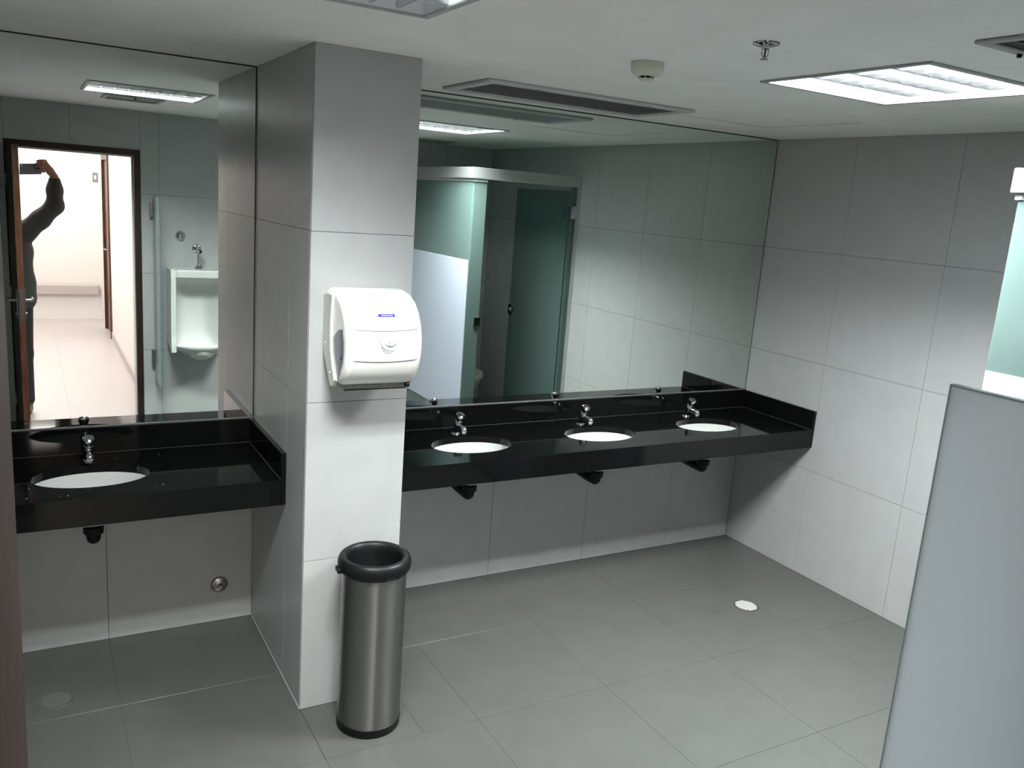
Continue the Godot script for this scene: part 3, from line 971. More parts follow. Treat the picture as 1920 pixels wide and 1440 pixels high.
	part(o, "seat", st.commit(), M.white_plastic)
	part(o, "cistern", box(Vector3(-0.18, 0.40, -0.17), Vector3(0.18, 0.74, -0.004), 0.02), M.porcelain)
	part(o, "cistern_lid", box(Vector3(-0.19, 0.741, -0.18), Vector3(0.19, 0.775, -0.003), 0.01), M.porcelain)
	part(o, "flush_button", lathed([Vector2(0.0, 0.008), Vector2(0.02, 0.007), Vector2(0.022, 0.0)], 22), M.chrome, Vector3(0, 0.775, -0.09))

# ------------------------------------------------------------------ urinal and divider
func urinal_wall() -> void:
	# frosted divider beside the doorway
	var d := thing("urinal_divider", Vector3(0.02, 0, ZF), "frosted glass divider panel standing out between doorway and urinal", "divider")
	var z0 := -0.333
	part(d, "panel", box(Vector3(-0.004, 0.37, z0 + 0.001), Vector3(0.004, 1.793, -0.012), 0.0), M.frosted_glass)
	var st := st_new()
	bbox(st, Vector3(-0.005, 0.37, z0 - 0.0006), Vector3(0.005, 1.793, z0 + 0.0008))
	bbox(st, Vector3(-0.005, 1.7932, z0 - 0.0006), Vector3(0.005, 1.7946, -0.012))
	part(d, "polished_edge", st.commit(), M.glass_edge)
	for y in [0.50, 1.64]:
		part(d, "bracket", box(Vector3(-0.028, y, -0.055), Vector3(-0.006, y + 0.11, -0.001), 0.003), M.satin_steel)
		part(d, "screw", lathed([Vector2(0.0, 0.004), Vector2(0.006, 0.003), Vector2(0.007, 0.0)], 14), M.chrome, Vector3(-0.028, y + 0.055, -0.03), Vector3(0, 0, PI / 2))
	# urinal
	var xc := 0.335
	var u := thing("urinal", Vector3(xc, 0, ZF), "white porcelain wall urinal with a shaped lip beside the divider", "urinal")
	var hw := 0.228
	# shell: side walls, top, back, drawn as a tray whose mouth faces the room
	st = st_new()
	var outer := PackedVector2Array()
	# side plate outline in (z, y): deep at the top, shallow waist, deep lip
	for p in [[0.0, 1.26], [-0.235, 1.262], [-0.255, 1.25], [-0.262, 1.20], [-0.25, 0.95], [-0.25, 0.75], [-0.262, 0.66], [-0.262, 0.625], [-0.22, 0.615], [-0.10, 0.66], [0.0, 0.68]]:
		outer.append(Vector2(p[0] - 0.001, p[1]))
	prism_x(st, outer, -hw, -hw + 0.035)
	prism_x(st, outer, hw - 0.035, hw)
	part(u, "side_wall", st.commit(), M.porcelain)
	st = st_new()
	bbox(st, Vector3(-hw + 0.035, 1.195, -0.262), Vector3(hw - 0.035, 1.262, -0.001), 0.012)
	part(u, "top_ledge", st.commit(), M.porcelain)
	st = st_new()
	# hollow back: a smooth curve from under the ledge down into the bowl, rising to the lip
	var rows := []
	var cur := [[1.20, -0.20], [1.17, -0.155], [1.14, -0.11], [1.05, -0.075], [0.95, -0.065], [0.85, -0.065], [0.75, -0.08], [0.68, -0.11], [0.635, -0.155], [0.63, -0.20], [0.65, -0.245], [0.675, -0.275], [0.685, -0.30], [0.68, -0.315], [0.655, -0.315], [0.625, -0.29], [0.59, -0.24], [0.565, -0.17], [0.57, -0.10], [0.62, -0.03], [0.64, -0.001]]
	for c in cur:
		var row := []
		for k in 25:
			var s := -1.0 + 2.0 * k / 24.0
			var side := pow(abs(s), 3.0)
			var y: float = c[0]
			var z: float = c[1]
			var x := s * (hw - 0.034)
			var low := clampf((0.80 - y) / 0.15, 0.0, 1.0)
			if z < -0.22 and y < 0.75:
				z += 0.045 * s * s
			if y < 0.6525 and c[1] > -0.30 and y < 0.60:
				y += 0.06 * s * s
			z -= 0.05 * side * (1.0 - low)
			if y < 0.66:
				y += 0.02 * side
			row.append(Vector3(x, y, z))
		rows.append(row)
	grid(st, rows, false, Vector3.INF, false)
	part(u, "bowl", st.commit(), M.porcelain)
	st = st_new()
	# rounded drain body hanging below the lip
	lathe(st, [Vector2(0.0, -0.05), Vector2(0.05, -0.045), Vector2(0.09, -0.02), Vector2(0.115, 0.02), Vector2(0.12, 0.06)], 32, Transform3D(Basis.IDENTITY, Vector3(0, 0.60, -0.18)))
	part(u, "drain_body", st.commit(), M.porcelain)
	part(u, "drain_grate", lathed([Vector2(0.0, 0.004), Vector2(0.03, 0.004), Vector2(0.034, 0.0)], 20), M.chrome, Vector3(0, 0.634, -0.18))
	# flush valve above the urinal
	var f := thing("flush_valve", Vector3(xc, 1.262, ZF), "chrome push flush valve pipe above the urinal", "flush valve")
	part(f, "spud", lathed([Vector2(0.0, 0.03), Vector2(0.014, 0.03), Vector2(0.018, 0.018), Vector2(0.034, 0.004), Vector2(0.034, 0.0)], 24), M.chrome, Vector3(0, 0.0005, -0.10))
	st = st_new()
	var pts := arc([Vector3(0, 0.028, -0.10), Vector3(0, 0.13, -0.10), Vector3(0, 0.15, -0.06), Vector3(0, 0.15, -0.002)], 6)
	tube(st, pts, _fill(pts.size(), 0.011), 16)
	part(f, "pipe", st.commit(), M.chrome)
	part(f, "rose", lathed([Vector2(0.0, 0.012), Vector2(0.02, 0.012), Vector2(0.034, 0.003), Vector2(0.034, 0.0)], 26), M.chrome, Vector3(0, 0.15, -0.001), Vector3(-PI / 2, 0, 0))
	part(f, "button", lathed([Vector2(0.0, 0.03), Vector2(0.018, 0.028), Vector2(0.021, 0.022), Vector2(0.019, 0.0)], 26), M.chrome, Vector3(0, 0.135, -0.105), Vector3(-PI / 2, 0, 0))
	var c := thing("stop_valve", Vector3(0.216, 1.505, ZF), "round chrome stop valve on the wall above the urinal", "valve")
	part(c, "rose", lathed([Vector2(0.0, 0.02), Vector2(0.02, 0.02), Vector2(0.036, 0.006), Vector2(0.038, 0.0)], 28), M.chrome, Vector3(0, 0, -0.001), Vector3(-PI / 2, 0, 0))
	part(c, "knob", lathed([Vector2(0.0, 0.05), Vector2(0.014, 0.049), Vector2(0.018, 0.042), Vector2(0.015, 0.02)], 8), M.chrome, Vector3(0, 0, -0.001), Vector3(-PI / 2, 0, 0))

# ------------------------------------------------------------------ things in the ceiling
func frame_ring(st: SurfaceTool, lo: Vector2, hi: Vector2, w: float, y0: float, y1: float, b := 0.002) -> void:
	bbox(st, Vector3(lo.x, y0, lo.y), Vector3(hi.x, y1, lo.y + w), b)
	bbox(st, Vector3(lo.x, y0, hi.y - w), Vector3(hi.x, y1, hi.y), b)
	bbox(st, Vector3(lo.x, y0, lo.y + w), Vector3(lo.x + w, y1, hi.y - w), b)
	bbox(st, Vector3(hi.x - w, y0, lo.y + w), Vector3(hi.x, y1, hi.y - w), b)

func ceiling_things() -> void:
	# air conditioning grille
	var t := thing("air_grille", Vector3(1.255, H, 0.405), "long grey slotted air conditioning grille in the ceiling by the mirror", "air grille")
	var st := st_new()
	frame_ring(st, Vector2(-0.52, -0.217), Vector2(0.52, 0.217), 0.045, -0.014, -0.0005, 0.004)
	part(t, "frame", st.commit(), M.grille_frame)
	st = st_new()
	bbox(st, Vector3(-0.5, 0.10, -0.2), Vector3(0.5, 0.11, 0.2))
	bbox(st, Vector3(-0.5, -0.0005, -0.2), Vector3(-0.495, 0.10, 0.2))
	bbox(st, Vector3(0.495, -0.0005, -0.2), Vector3(0.5, 0.10, 0.2))
	bbox(st, Vector3(-0.495, -0.0005, -0.2), Vector3(0.495, 0.10, -0.195))
	bbox(st, Vector3(-0.495, -0.0005, 0.195), Vector3(0.495, 0.10, 0.2))
	part(t, "duct", st.commit(), M.duct_steel)
	st = st_new()
	bbox(st, Vector3(-0.476, -0.0012, -0.0125), Vector3(0.476, 0.0012, 0.0125), 0.0, Transform3D(Basis(Vector3.RIGHT, 0.35), Vector3.ZERO))
	var sm := st.commit()
	for k in 9:
		part(t, "slat", sm, M.slat_grey, Vector3(0, -0.005, -0.154 + 0.0385 * k))
	for s in [-0.28, 0.28]:
		part(t, "latch", box(Vector3(s - 0.012, -0.0165, 0.186), Vector3(s + 0.012, -0.0142, 0.196), 0.001), M.satin_steel)
	# access panel, set in with an open joint all round
	var a := thing("access_panel", Vector3(2.15, H, 0.6775), "square flush access panel in the ceiling beside the long air grille", "access panel")
	part(a, "panel", box(Vector3(-0.2925, 0.002, -0.285), Vector3(0.2925, 0.02, 0.285), 0.001), M.ceiling_paint)
	st = st_new()
	frame_ring(st, Vector2(-0.285, -0.278), Vector2(0.285, 0.278), 0.03, 0.0205, 0.045)
	part(a, "stiffener", st.commit(), M.duct_steel)
	# exhaust grilles
	var where := [[1.33, 2.49, "square exhaust grille in the ceiling behind the blazing louvre lamp"], [-0.225, 2.37, "square exhaust grille in the ceiling between the doorway and a louvre lamp"], [2.18, 3.21, "square exhaust grille in the ceiling above the toilet stall"]]
	for w in where:
		var g := thing("exhaust_grille", Vector3(w[0], H, w[1]), w[2], "air grille", "square exhaust grilles")
		st = st_new()
		frame_ring(st, Vector2(-0.17, -0.17), Vector2(0.17, 0.17), 0.028, -0.009, -0.0005, 0.003)
		part(g, "frame", st.commit(), M.lamp_frame)
		st = st_new()
		bbox(st, Vector3(-0.149, 0.12, -0.149), Vector3(0.149, 0.125, 0.149))
		frame_ring(st, Vector2(-0.149, -0.149), Vector2(0.149, 0.149), 0.004, 0.0005, 0.12, 0.0)
		part(g, "duct", st.commit(), M.duct_steel)
		st = st_new()
		bbox(st, Vector3(-0.141, -0.001, -0.010), Vector3(0.141, 0.001, 0.010), 0.0, Transform3D(Basis(Vector3.RIGHT, 0.6), Vector3.ZERO))
		var gm := st.commit()
		for k in 11:
			part(g, "slat", gm, M.lamp_frame, Vector3(0, 0.004, -0.115 + 0.023 * k))
		part(g, "knob", lathed([Vector2(0.006, 0.0), Vector2(0.006, -0.009), Vector2(0.0, -0.010)], 16), M.black_plastic, Vector3(0.0, -0.0085, -0.156))
	# smoke detector
	var s := thing("smoke_detector", Vector3(0.89, H, 1.405), "cream round smoke detector on the ceiling between grille and sprinkler", "smoke detector")
	part(s, "base", lathed([Vector2(0.0, -0.001), Vector2(0.052, -0.001), Vector2(0.052, -0.024), Vector2(0.049, -0.027)], 40), M.cream_plastic)
	part(s, "body", lathed([Vector2(0.049, -0.027), Vector2(0.044, -0.036), Vector2(0.030, -0.0415), Vector2(0.0, -0.0415)], 40), M.cream_plastic)
	part(s, "chamber", lathed([Vector2(0.0205, -0.0410), Vector2(0.0205, -0.0480), Vector2(0.0, -0.0480)], 28), M.black_plastic)
	var cov := part(s, "cover", lathed([Vector2(0.0235, -0.0480), Vector2(0.0245, -0.0500), Vector2(0.018, -0.0535), Vector2(0.0, -0.0545)], 28), M.cream_plastic)
	st = st_new()
	for k in 8:
		var an := TAU * k / 8
		tube(st, [Vector3(0.0240 * cos(an), -0.0412, 0.0240 * sin(an)), Vector3(0.0240 * cos(an), -0.0482, 0.0240 * sin(an))], [0.0016, 0.0016], 6)
	part(cov, "rib", st.commit(), M.cream_plastic)
	# sprinkler
	var p := thing("sprinkler", Vector3(0.886, H, 1.915), "chrome fire sprinkler head hanging from the ceiling beside the lamp", "sprinkler")
	part(p, "rose", lathed([Vector2(0.036, -0.0005), Vector2(0.035, -0.004), Vector2(0.022, -0.009), Vector2(0.0, -0.010)], 32), M.chrome)
	part(p, "neck", lathed([Vector2(0.0105, -0.006), Vector2(0.0105, -0.016), Vector2(0.0, -0.016)], 18), M.chrome)
	for q in [-1.0, 1.0]:
		st = st_new()
		tube(st, [Vector3(q * 0.008, -0.014, 0), Vector3(q * 0.0125, -0.021, 0), Vector3(q * 0.0105, -0.032, 0), Vector3(q * 0.003, -0.039, 0)], [0.002, 0.002, 0.002, 0.0022], 10)
		part(p, "arm", st.commit(), M.chrome)
	st = st_new()
	tube(st, [Vector3(0, -0.015, 0), Vector3(0, -0.038, 0)], [0.0022, 0.0022], 10)
	part(p, "bulb", st.commit(), M.black_plastic)
	part(p, "deflector", lathed([Vector2(0.0, -0.0385), Vector2(0.0115, -0.0405), Vector2(0.0115, -0.042), Vector2(0.0, -0.041)], 24), M.chrome)

# ------------------------------------------------------------------ towel dispenser on the pillar
func disp_profile(grow := 0.0) -> Array:
	# outline in (depth from the pillar, height), from the back of the top round the front to the bottom
	var pts := [[0.0, 1.618], [0.06, 1.622], [0.12, 1.613], [0.165, 1.592], [0.20, 1.56], [0.224, 1.52], [0.236, 1.48], [0.24, 1.44], [0.235, 1.40], [0.222, 1.365], [0.20, 1.333], [0.17, 1.31], [0.15, 1.302], [0.13, 1.302]]
	var out := []
	for p in pts:
		out.append(Vector2(p[0] + grow, p[1] + (grow if p[1] > 1.45 else -grow)))
	return out

func shell(x0: float, x1: float, prof: Array, round_: float, thick: float) -> ArrayMesh:
	# a sheet swept along x whose two ends curl inwards
	var st := st_new()
	var mid := Vector2(0.06, 1.46)
	var cols := []
	var n := 8
	for k in n + 1:
		var a := PI / 2 * k / n
		cols.append([x0 + round_ * (1.0 - sin(a)), round_ * (1.0 - cos(a))])
	cols.reverse()
	var right := []
	for c in cols:
		right.append([x0 + x1 - c[0], c[1]])
	right.reverse()
	# cols: from the outer end (inset most) towards the flat
	var all := []
	for c in cols:
		all.append(c)
	for c in right:
		all.append(c)
	all.sort_custom(func(p, q): return p[0] < q[0])
	var rows := []
	for c in all:
		var row := []
		for p: Vector2 in prof:
			var d: Vector2 = (p - mid).normalized() * float(c[1])
			row.append(Vector3(c[0], p.y - d.y, PZ + maxf(p.x - d.x, 0.002)))
		rows.append(row)
	grid(st, rows, false, Vector3((x0 + x1) / 2, mid.y, PZ + mid.x))
	# flat end cheeks
	for e in [0, rows.size() - 1]:
		var r: Array = rows[e]
		var cpt := Vector3(r[0].x, mid.y, PZ + mid.x)
		for k in r.size() - 1:
			tri(st, cpt, r[k], r[k + 1], Vector3(-1.0 if e == 0 else 1.0, 0, 0))
	return st.commit()

func dispenser() -> void:
	var t := thing("towel_dispenser", Vector3(0, 0, 0), "white plastic paper towel dispenser mounted on the front of the pillar", "dispenser")
	var x0 := 0.052
	var x1 := 0.338
	var P := disp_profile()
	# lid above the seam, front panel below it, chin at the bottom
	part(t, "cover", shell(x0 + 0.008, x1 - 0.006, P, 0.026, 0.003), M.white_plastic)
	# back housing: grey side cheeks hugging the pillar
	for s in [[x0 - 0.002, x0 + 0.0105], [x1 - 0.0105, x1 + 0.002]]:
		var st := st_new()
		var poly := PackedVector2Array()
		for p in [[0.002, 1.592], [0.05, 1.602], [0.092, 1.600], [0.083, 1.56], [0.08, 1.48], [0.086, 1.42], [0.11, 1.365], [0.14, 1.315], [0.12, 1.292], [0.095, 1.292], [0.06, 1.335], [0.03, 1.375], [0.012, 1.40], [0.002, 1.42]]:
			poly.append(Vector2(PZ + p[0], p[1]))
		prism_x(st, poly, s[0], s[1])
		var ch := part(t, "cheek", st.commit(), M.grey_plastic)
		var sg := -1.0 if s[0] < 0.2 else 1.0
		var xo: float = s[0] if sg < 0 else s[1]
		for b in [[0.035, 1.43], [0.09, 1.335]]:
			part(ch, "rivet", lathed([Vector2(0.0, 0.002), Vector2(0.003, 0.0015), Vector2(0.004, 0.0)], 12), M.white_plastic, Vector3(xo, b[1], PZ + b[0]), Vector3(0, 0, -sg * PI / 2))
		# raised white line following the cheek's front edge
		st = st_new()
		var line := []
		for p in [[0.094, 1.596], [0.086, 1.56], [0.083, 1.48], [0.089, 1.42], [0.112, 1.367], [0.142, 1.318]]:
			line.append(Vector3(xo - sg * 0.004, p[1], PZ + p[0]))
		tube(st, line, _fill(line.size(), 0.0032), 8)
		part(t, "edge_bead", st.commit(), M.white_plastic)
		# smoked side window
		st = st_new()
		var win := PackedVector2Array()
		for p in [[0.094, 1.455], [0.12, 1.475], [0.15, 1.492], [0.19, 1.50], [0.205, 1.46], [0.206, 1.42], [0.196, 1.385], [0.175, 1.35], [0.152, 1.322], [0.12, 1.365], [0.10, 1.41]]:
			win.append(Vector2(PZ + p[0], p[1]))
		var wx := x0 + 0.0056 if sg < 0 else x1 - 0.0058
		prism_x(st, win, wx, wx + 0.0022)
		part(t, "side_window", st.commit(), M.smoke_window)
	# seams on the front: thin grey rods that paint in their shadow lines
	var seams := [[5, 0.35, "lid_seam_shade"]]
	for s in [[1.507, "lid_seam_shade", 0.0022, 0.0015], [1.404, "panel_seam_shade", 0.0022, 0.0015]]:
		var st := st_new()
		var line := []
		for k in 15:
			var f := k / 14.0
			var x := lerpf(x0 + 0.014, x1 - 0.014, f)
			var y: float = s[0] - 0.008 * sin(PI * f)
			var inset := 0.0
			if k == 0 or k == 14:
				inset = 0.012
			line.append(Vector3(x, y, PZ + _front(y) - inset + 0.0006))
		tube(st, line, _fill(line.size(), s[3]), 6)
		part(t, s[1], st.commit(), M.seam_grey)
	# lock button at the side of the seam
	var sb := st_new()
	tube(sb, [Vector3(x0 + 0.006, 1.402, PZ + 0.185), Vector3(x0 + 0.017, 1.40, PZ + 0.212)], [0.0035, 0.005], 12)
	part(t, "lock_button", sb.commit(), M.black_plastic)
	# mouth with the paper rollers
	var st := st_new()
	bbox(st, Vector3(x0 + 0.03, 1.286, PZ + 0.100), Vector3(x1 - 0.02, 1.303, PZ + 0.150), 0.004)
	part(t, "mouth", st.commit(), M.mouth_grey)
	st = st_new()
	tube(st, [Vector3(x0 + 0.03, 1.284, PZ + 0.150), Vector3(x1 - 0.03, 1.284, PZ + 0.150)], [0.0022, 0.0022], 12)
	part(t, "roller", st.commit(), M.black_plastic)
	st = st_new()
	tube(st, [Vector3(x1 - 0.036, 1.297, PZ + 0.158), Vector3(x1 - 0.022, 1.297, PZ + 0.158)], [0.009, 0.009], 20)
	part(t, "feed_wheel", st.commit(), M.black_plastic)
	# maker's strip and water-drop emblem
	var y := 1.549
	var zz := PZ + _front(y)
	var tilt := -atan2(_front(1.539) - _front(1.559), 0.02)
	var lab := part(t, "label_strip", box(Vector3(-0.030, -0.0058, -0.0006), Vector3(0.030, 0.0058, 0.0008), 0.0004), M.label_blue, Vector3(0.203, y, zz + 0.0004), Vector3(tilt, 0, 0))
	var tm := TextMesh.new()
	var fo := SystemFont.new()
	fo.font_names = PackedStringArray(["Droid Sans"])
	tm.font = fo
	tm.text = "Kimberly-Clark"
	tm.font_size = 16
	tm.pixel_size = 0.00037
	tm.depth = 0.0003
	part(lab, "lettering", tm, M.label_white, Vector3(0.002, 0, 0.0011))
	y = 1.462
	zz = PZ + _front(y)
	var em := st_new()
	for r in [[0.0, 0.0, 0.020, 0.3, 5.2], [0.001, 0.001, 0.012, 2.6, 6.6], [-0.004, -0.006, 0.016, 3.4, 5.4], [0.004, -0.002, 0.007, 0.0, 6.0]]:
		var ln := []
		var rd := []
		for k in 19:
			var an: float = lerpf(r[3], r[4], k / 18.0)
			ln.append(Vector3(r[0] + 1.15 * r[2] * cos(an), r[1] + 0.8 * r[2] * sin(an), 0))
			rd.append(0.0005 + 0.0005 * sin(PI * k / 18.0))
		tube(em, ln, rd, 6)
	part(t, "emblem", em.commit(), M.seam_grey, Vector3(0.208, y, zz + 0.0006), Vector3(-0.28, 0, 0)).scale = Vector3(1.5, 1.5, 1.0)
	# short guide ribs along the mouth
	for k in 4:
		part(t, "guide_rib", box(Vector3(0.11 + 0.05 * k, 1.293, PZ + 0.1495), Vector3(0.113 + 0.05 * k, 1.302, PZ + 0.153), 0.0008), M.seam_grey)

func _front(y: float) -> float:
	var P := disp_profile()
	for i in range(2, P.size() - 1):
		if y <= P[i].y and y >= P[i + 1].y:
			return lerpf(P[i].x, P[i + 1].x, (P[i].y - y) / (P[i].y - P[i + 1].y))
	return 0.2

# ------------------------------------------------------------------ bin
func bin_() -> void:
	var t := thing("waste_bin", Vector3(0.214, 0, 0.978), "tall brushed steel waste bin with black rim in front of the pillar", "waste bin")
	part(t, "base", lathed([Vector2(0.110, 0.0), Vector2(0.117, 0.006), Vector2(0.1185, 0.034), Vector2(0.115, 0.036)], 64), M.black_plastic)
	part(t, "body", lathed([Vector2(0.1165, 0.036), Vector2(0.1165, 0.30), Vector2(0.1165, 0.612), Vector2(0.1175, 0.618), Vector2(0.114, 0.622), Vector2(0.113, 0.60), Vector2(0.113, 0.20), Vector2(0.113, 0.05), Vector2(0.0, 0.05)], 72), M.brushed_steel)
	part(t, "inner_bucket", lathed([Vector2(0.096, 0.615), Vector2(0.094, 0.40), Vector2(0.092, 0.10), Vector2(0.0, 0.10)], 48), M.black_plastic)
	var prof := []
	# fat rounded ring, open in the middle, with a funnel running down inside
	for k in 17:
		var a := lerpf(-0.55 * PI, 0.86 * PI, k / 16.0)
		prof.append(Vector2(0.1145 + 0.0178 * cos(a), 0.646 + 0.030 * sin(a)))
	prof.append(Vector2(0.095, 0.640))
	prof.append(Vector2(0.092, 0.615))
	prof.append(Vector2(0.085, 0.590))
	prof.append(Vector2(0.080, 0.588))
	prof.append(Vector2(0.080, 0.575))
	prof.append(Vector2(0.1125, 0.612))
	var rim := part(t, "rim", lathed(prof, 64), M.black_plastic)
	var st := st_new()
	for k in [2, 3]:   # two clip slots
		var an: float = PI * 0.5 + (k - 2.5) * 0.42 - 0.14
		var p := Vector3(0.129 * cos(an), 0.640, 0.129 * sin(an))
		bbox(st, Vector3(-0.0015, -0.016, -0.004), Vector3(0.0015, 0.018, 0.0035), 0.0, Transform3D(Basis(Vector3.UP, PI / 2 - an), p))
	part(rim, "slot", st.commit(), M.black_plastic)
	st = st_new()
	bbox(st, Vector3(-0.02, -0.012, -0.01), Vector3(0.02, 0.006, 0.008), 0.003, Transform3D(Basis(Vector3.UP, PI / 2 - PI * 1.02), Vector3(0.1315 * cos(PI * 1.02), 0.634, 0.1315 * sin(PI * 1.02))))
	part(rim, "lug", st.commit(), M.black_plastic)

# ------------------------------------------------------------------ drains and wall valve
func small_things() -> void:
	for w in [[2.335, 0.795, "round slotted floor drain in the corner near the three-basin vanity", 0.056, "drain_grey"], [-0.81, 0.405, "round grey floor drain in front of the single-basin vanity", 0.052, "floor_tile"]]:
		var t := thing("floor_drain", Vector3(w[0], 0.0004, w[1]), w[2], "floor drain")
		var r: float = w[3]
		part(t, "ring", lathed([Vector2(r + 0.012, 0.0), Vector2(r + 0.011, 0.0015), Vector2(r, 0.0015), Vector2(r - 0.002, 0.0002)], 48), M.floor_grout if w[4] == "drain_grey" else M.floor_tile)
		part(t, "painted_hole", lathed([Vector2(r - 0.001, 0.0001), Vector2(0.0, 0.0001)], 40), M.floor_grout)  # flat disc at floor level, its dark colour stands for a shaded hole
		for k in 9:
			var z := (k - 4) * r * 0.212
			var hx := sqrt(maxf(r * r - z * z, 0.0)) - 0.002
			part(t, "bar", box(Vector3(-hx, 0.0002, z - r * 0.075), Vector3(hx, 0.0016, z + r * 0.075), 0.0004), M[w[4]])
	var v := thing("wall_valve", Vector3(-0.143, 0.176, 0), "round brushed steel valve cap on the wall under the single-basin vanity", "valve")
	part(v, "rose", lathed([Vector2(0.0, 0.018), Vector2(0.014, 0.018), Vector2(0.034, 0.008), Vector2(0.038, 0.0)], 36), M.satin_steel, Vector3(0, 0, 0.0005), Vector3(PI / 2, 0, 0))
	part(v, "spindle", lathed([Vector2(0.0, 0.036), Vector2(0.010, 0.035), Vector2(0.0115, 0.030), Vector2(0.0115, 0.016)], 24), M.satin_steel, Vector3(0, 0, 0.0005), Vector3(PI / 2, 0, 0))

# ------------------------------------------------------------------ the person with the phone
func smin(a: float, b: float, k: float) -> float:
	var h := maxf(k - absf(a - b), 0.0) / k
	return minf(a, b) - h * h * k * 0.25

# bones: [a, ra, b, rb]; joined with a smooth minimum and meshed as surface nets
func nets(st: SurfaceTool, bones: Array, k: float, cell: float) -> void:
	var lo := Vector3.INF
	var hi := -Vector3.INF
	for b in bones:
		var r: float = maxf(b[1], b[3]) + k + 3.0 * cell
		for p: Vector3 in [b[0], b[2]]:
			lo = lo.min(p - Vector3.ONE * r)
			hi = hi.max(p + Vector3.ONE * r)
	var n := Vector3i(((hi - lo) / cell).ceil()) + Vector3i.ONE
	var f := PackedFloat32Array()
	f.resize(n.x * n.y * n.z)
	f.fill(9.0)
	for b in bones:
		var A: Vector3 = b[0]
		var B: Vector3 = b[2]
		var r: float = maxf(b[1], b[3]) + k + 2.5 * cell
		var i0 := Vector3i((((A.min(B)) - Vector3.ONE * r - lo) / cell).floor()).max(Vector3i.ZERO)
		var i1 := Vector3i((((A.max(B)) + Vector3.ONE * r - lo) / cell).ceil()).min(n - Vector3i.ONE)
		var ab := B - A
		var l2 := maxf(ab.length_squared(), 1e-9)
		for z in range(i0.z, i1.z + 1):
			for y in range(i0.y, i1.y + 1):
				for x in range(i0.x, i1.x + 1):
					var p := lo + Vector3(x, y, z) * cell
					var t := clampf((p - A).dot(ab) / l2, 0.0, 1.0)
					var d := p.distance_to(A + ab * t) - lerpf(b[1], b[3], t)
					var i := x + n.x * (y + n.y * z)
					f[i] = smin(f[i], d, k)
	var vid := {}
	var pos := []
	var off := [0, 1, n.x, n.x + 1, n.x * n.y, n.x * n.y + 1, n.x * n.y + n.x, n.x * n.y + n.x + 1]
	for z in n.z - 1:
		for y in n.y - 1:
			for x in n.x - 1:
				var i := x + n.x * (y + n.y * z)
				var neg := 0
				for q in 8:
					if f[i + off[q]] < 0.0:
						neg += 1
				if neg == 0 or neg == 8:
					continue
				var s := Vector3.ZERO
				var c := 0
				for e in [[0, 1], [2, 3], [4, 5], [6, 7], [0, 2], [1, 3], [4, 6], [5, 7], [0, 4], [1, 5], [2, 6], [3, 7]]:
					var fa := f[i + off[e[0]]]
					var fb := f[i + off[e[1]]]
					if (fa < 0.0) != (fb < 0.0):
						var t := fa / (fa - fb)
						var pa := Vector3(e[0] & 1, (e[0] >> 1) & 1, e[0] >> 2)
						var pb := Vector3(e[1] & 1, (e[1] >> 1) & 1, e[1] >> 2)
						s += pa.lerp(pb, t)
						c += 1
				vid[i] = pos.size()
				pos.append(lo + (Vector3(x, y, z) + s / c) * cell)
	var nr := []
	nr.resize(pos.size())
	nr.fill(Vector3.ZERO)
	var faces := []
	var strides := [1, n.x, n.x * n.y]
	for i in vid:
		for a in 3:
			var sa: int = strides[a]
			var sb: int = strides[(a + 1) % 3]
			var sc: int = strides[(a + 2) % 3]
			if (f[i] < 0.0) == (f[i + sa] < 0.0):
				continue
			if not (vid.has(i - sb) and vid.has(i - sc) and vid.has(i - sb - sc)):
				continue
			var q := [vid[i], vid[i - sb], vid[i - sb - sc], vid[i - sc]]
			var nn: Vector3 = (pos[q[1]] - pos[q[0]]).cross(pos[q[2]] - pos[q[0]])
			var want := Vector3.ZERO
			want[a] = 1.0 if f[i] < 0.0 else -1.0
			if nn.dot(want) < 0.0:
				q.reverse()
				nn = -nn
			for w in q:
				nr[w] += nn
			faces.append(q)
	for q in faces:
		var P := []
		var N := []
		for w in q:
			P.append(pos[w])
			N.append(nr[w].normalized())
		tri_s(st, [P[0], P[1], P[2]], [N[0], N[1], N[2]])
		tri_s(st, [P[0], P[2], P[3]], [N[0], N[2], N[3]])

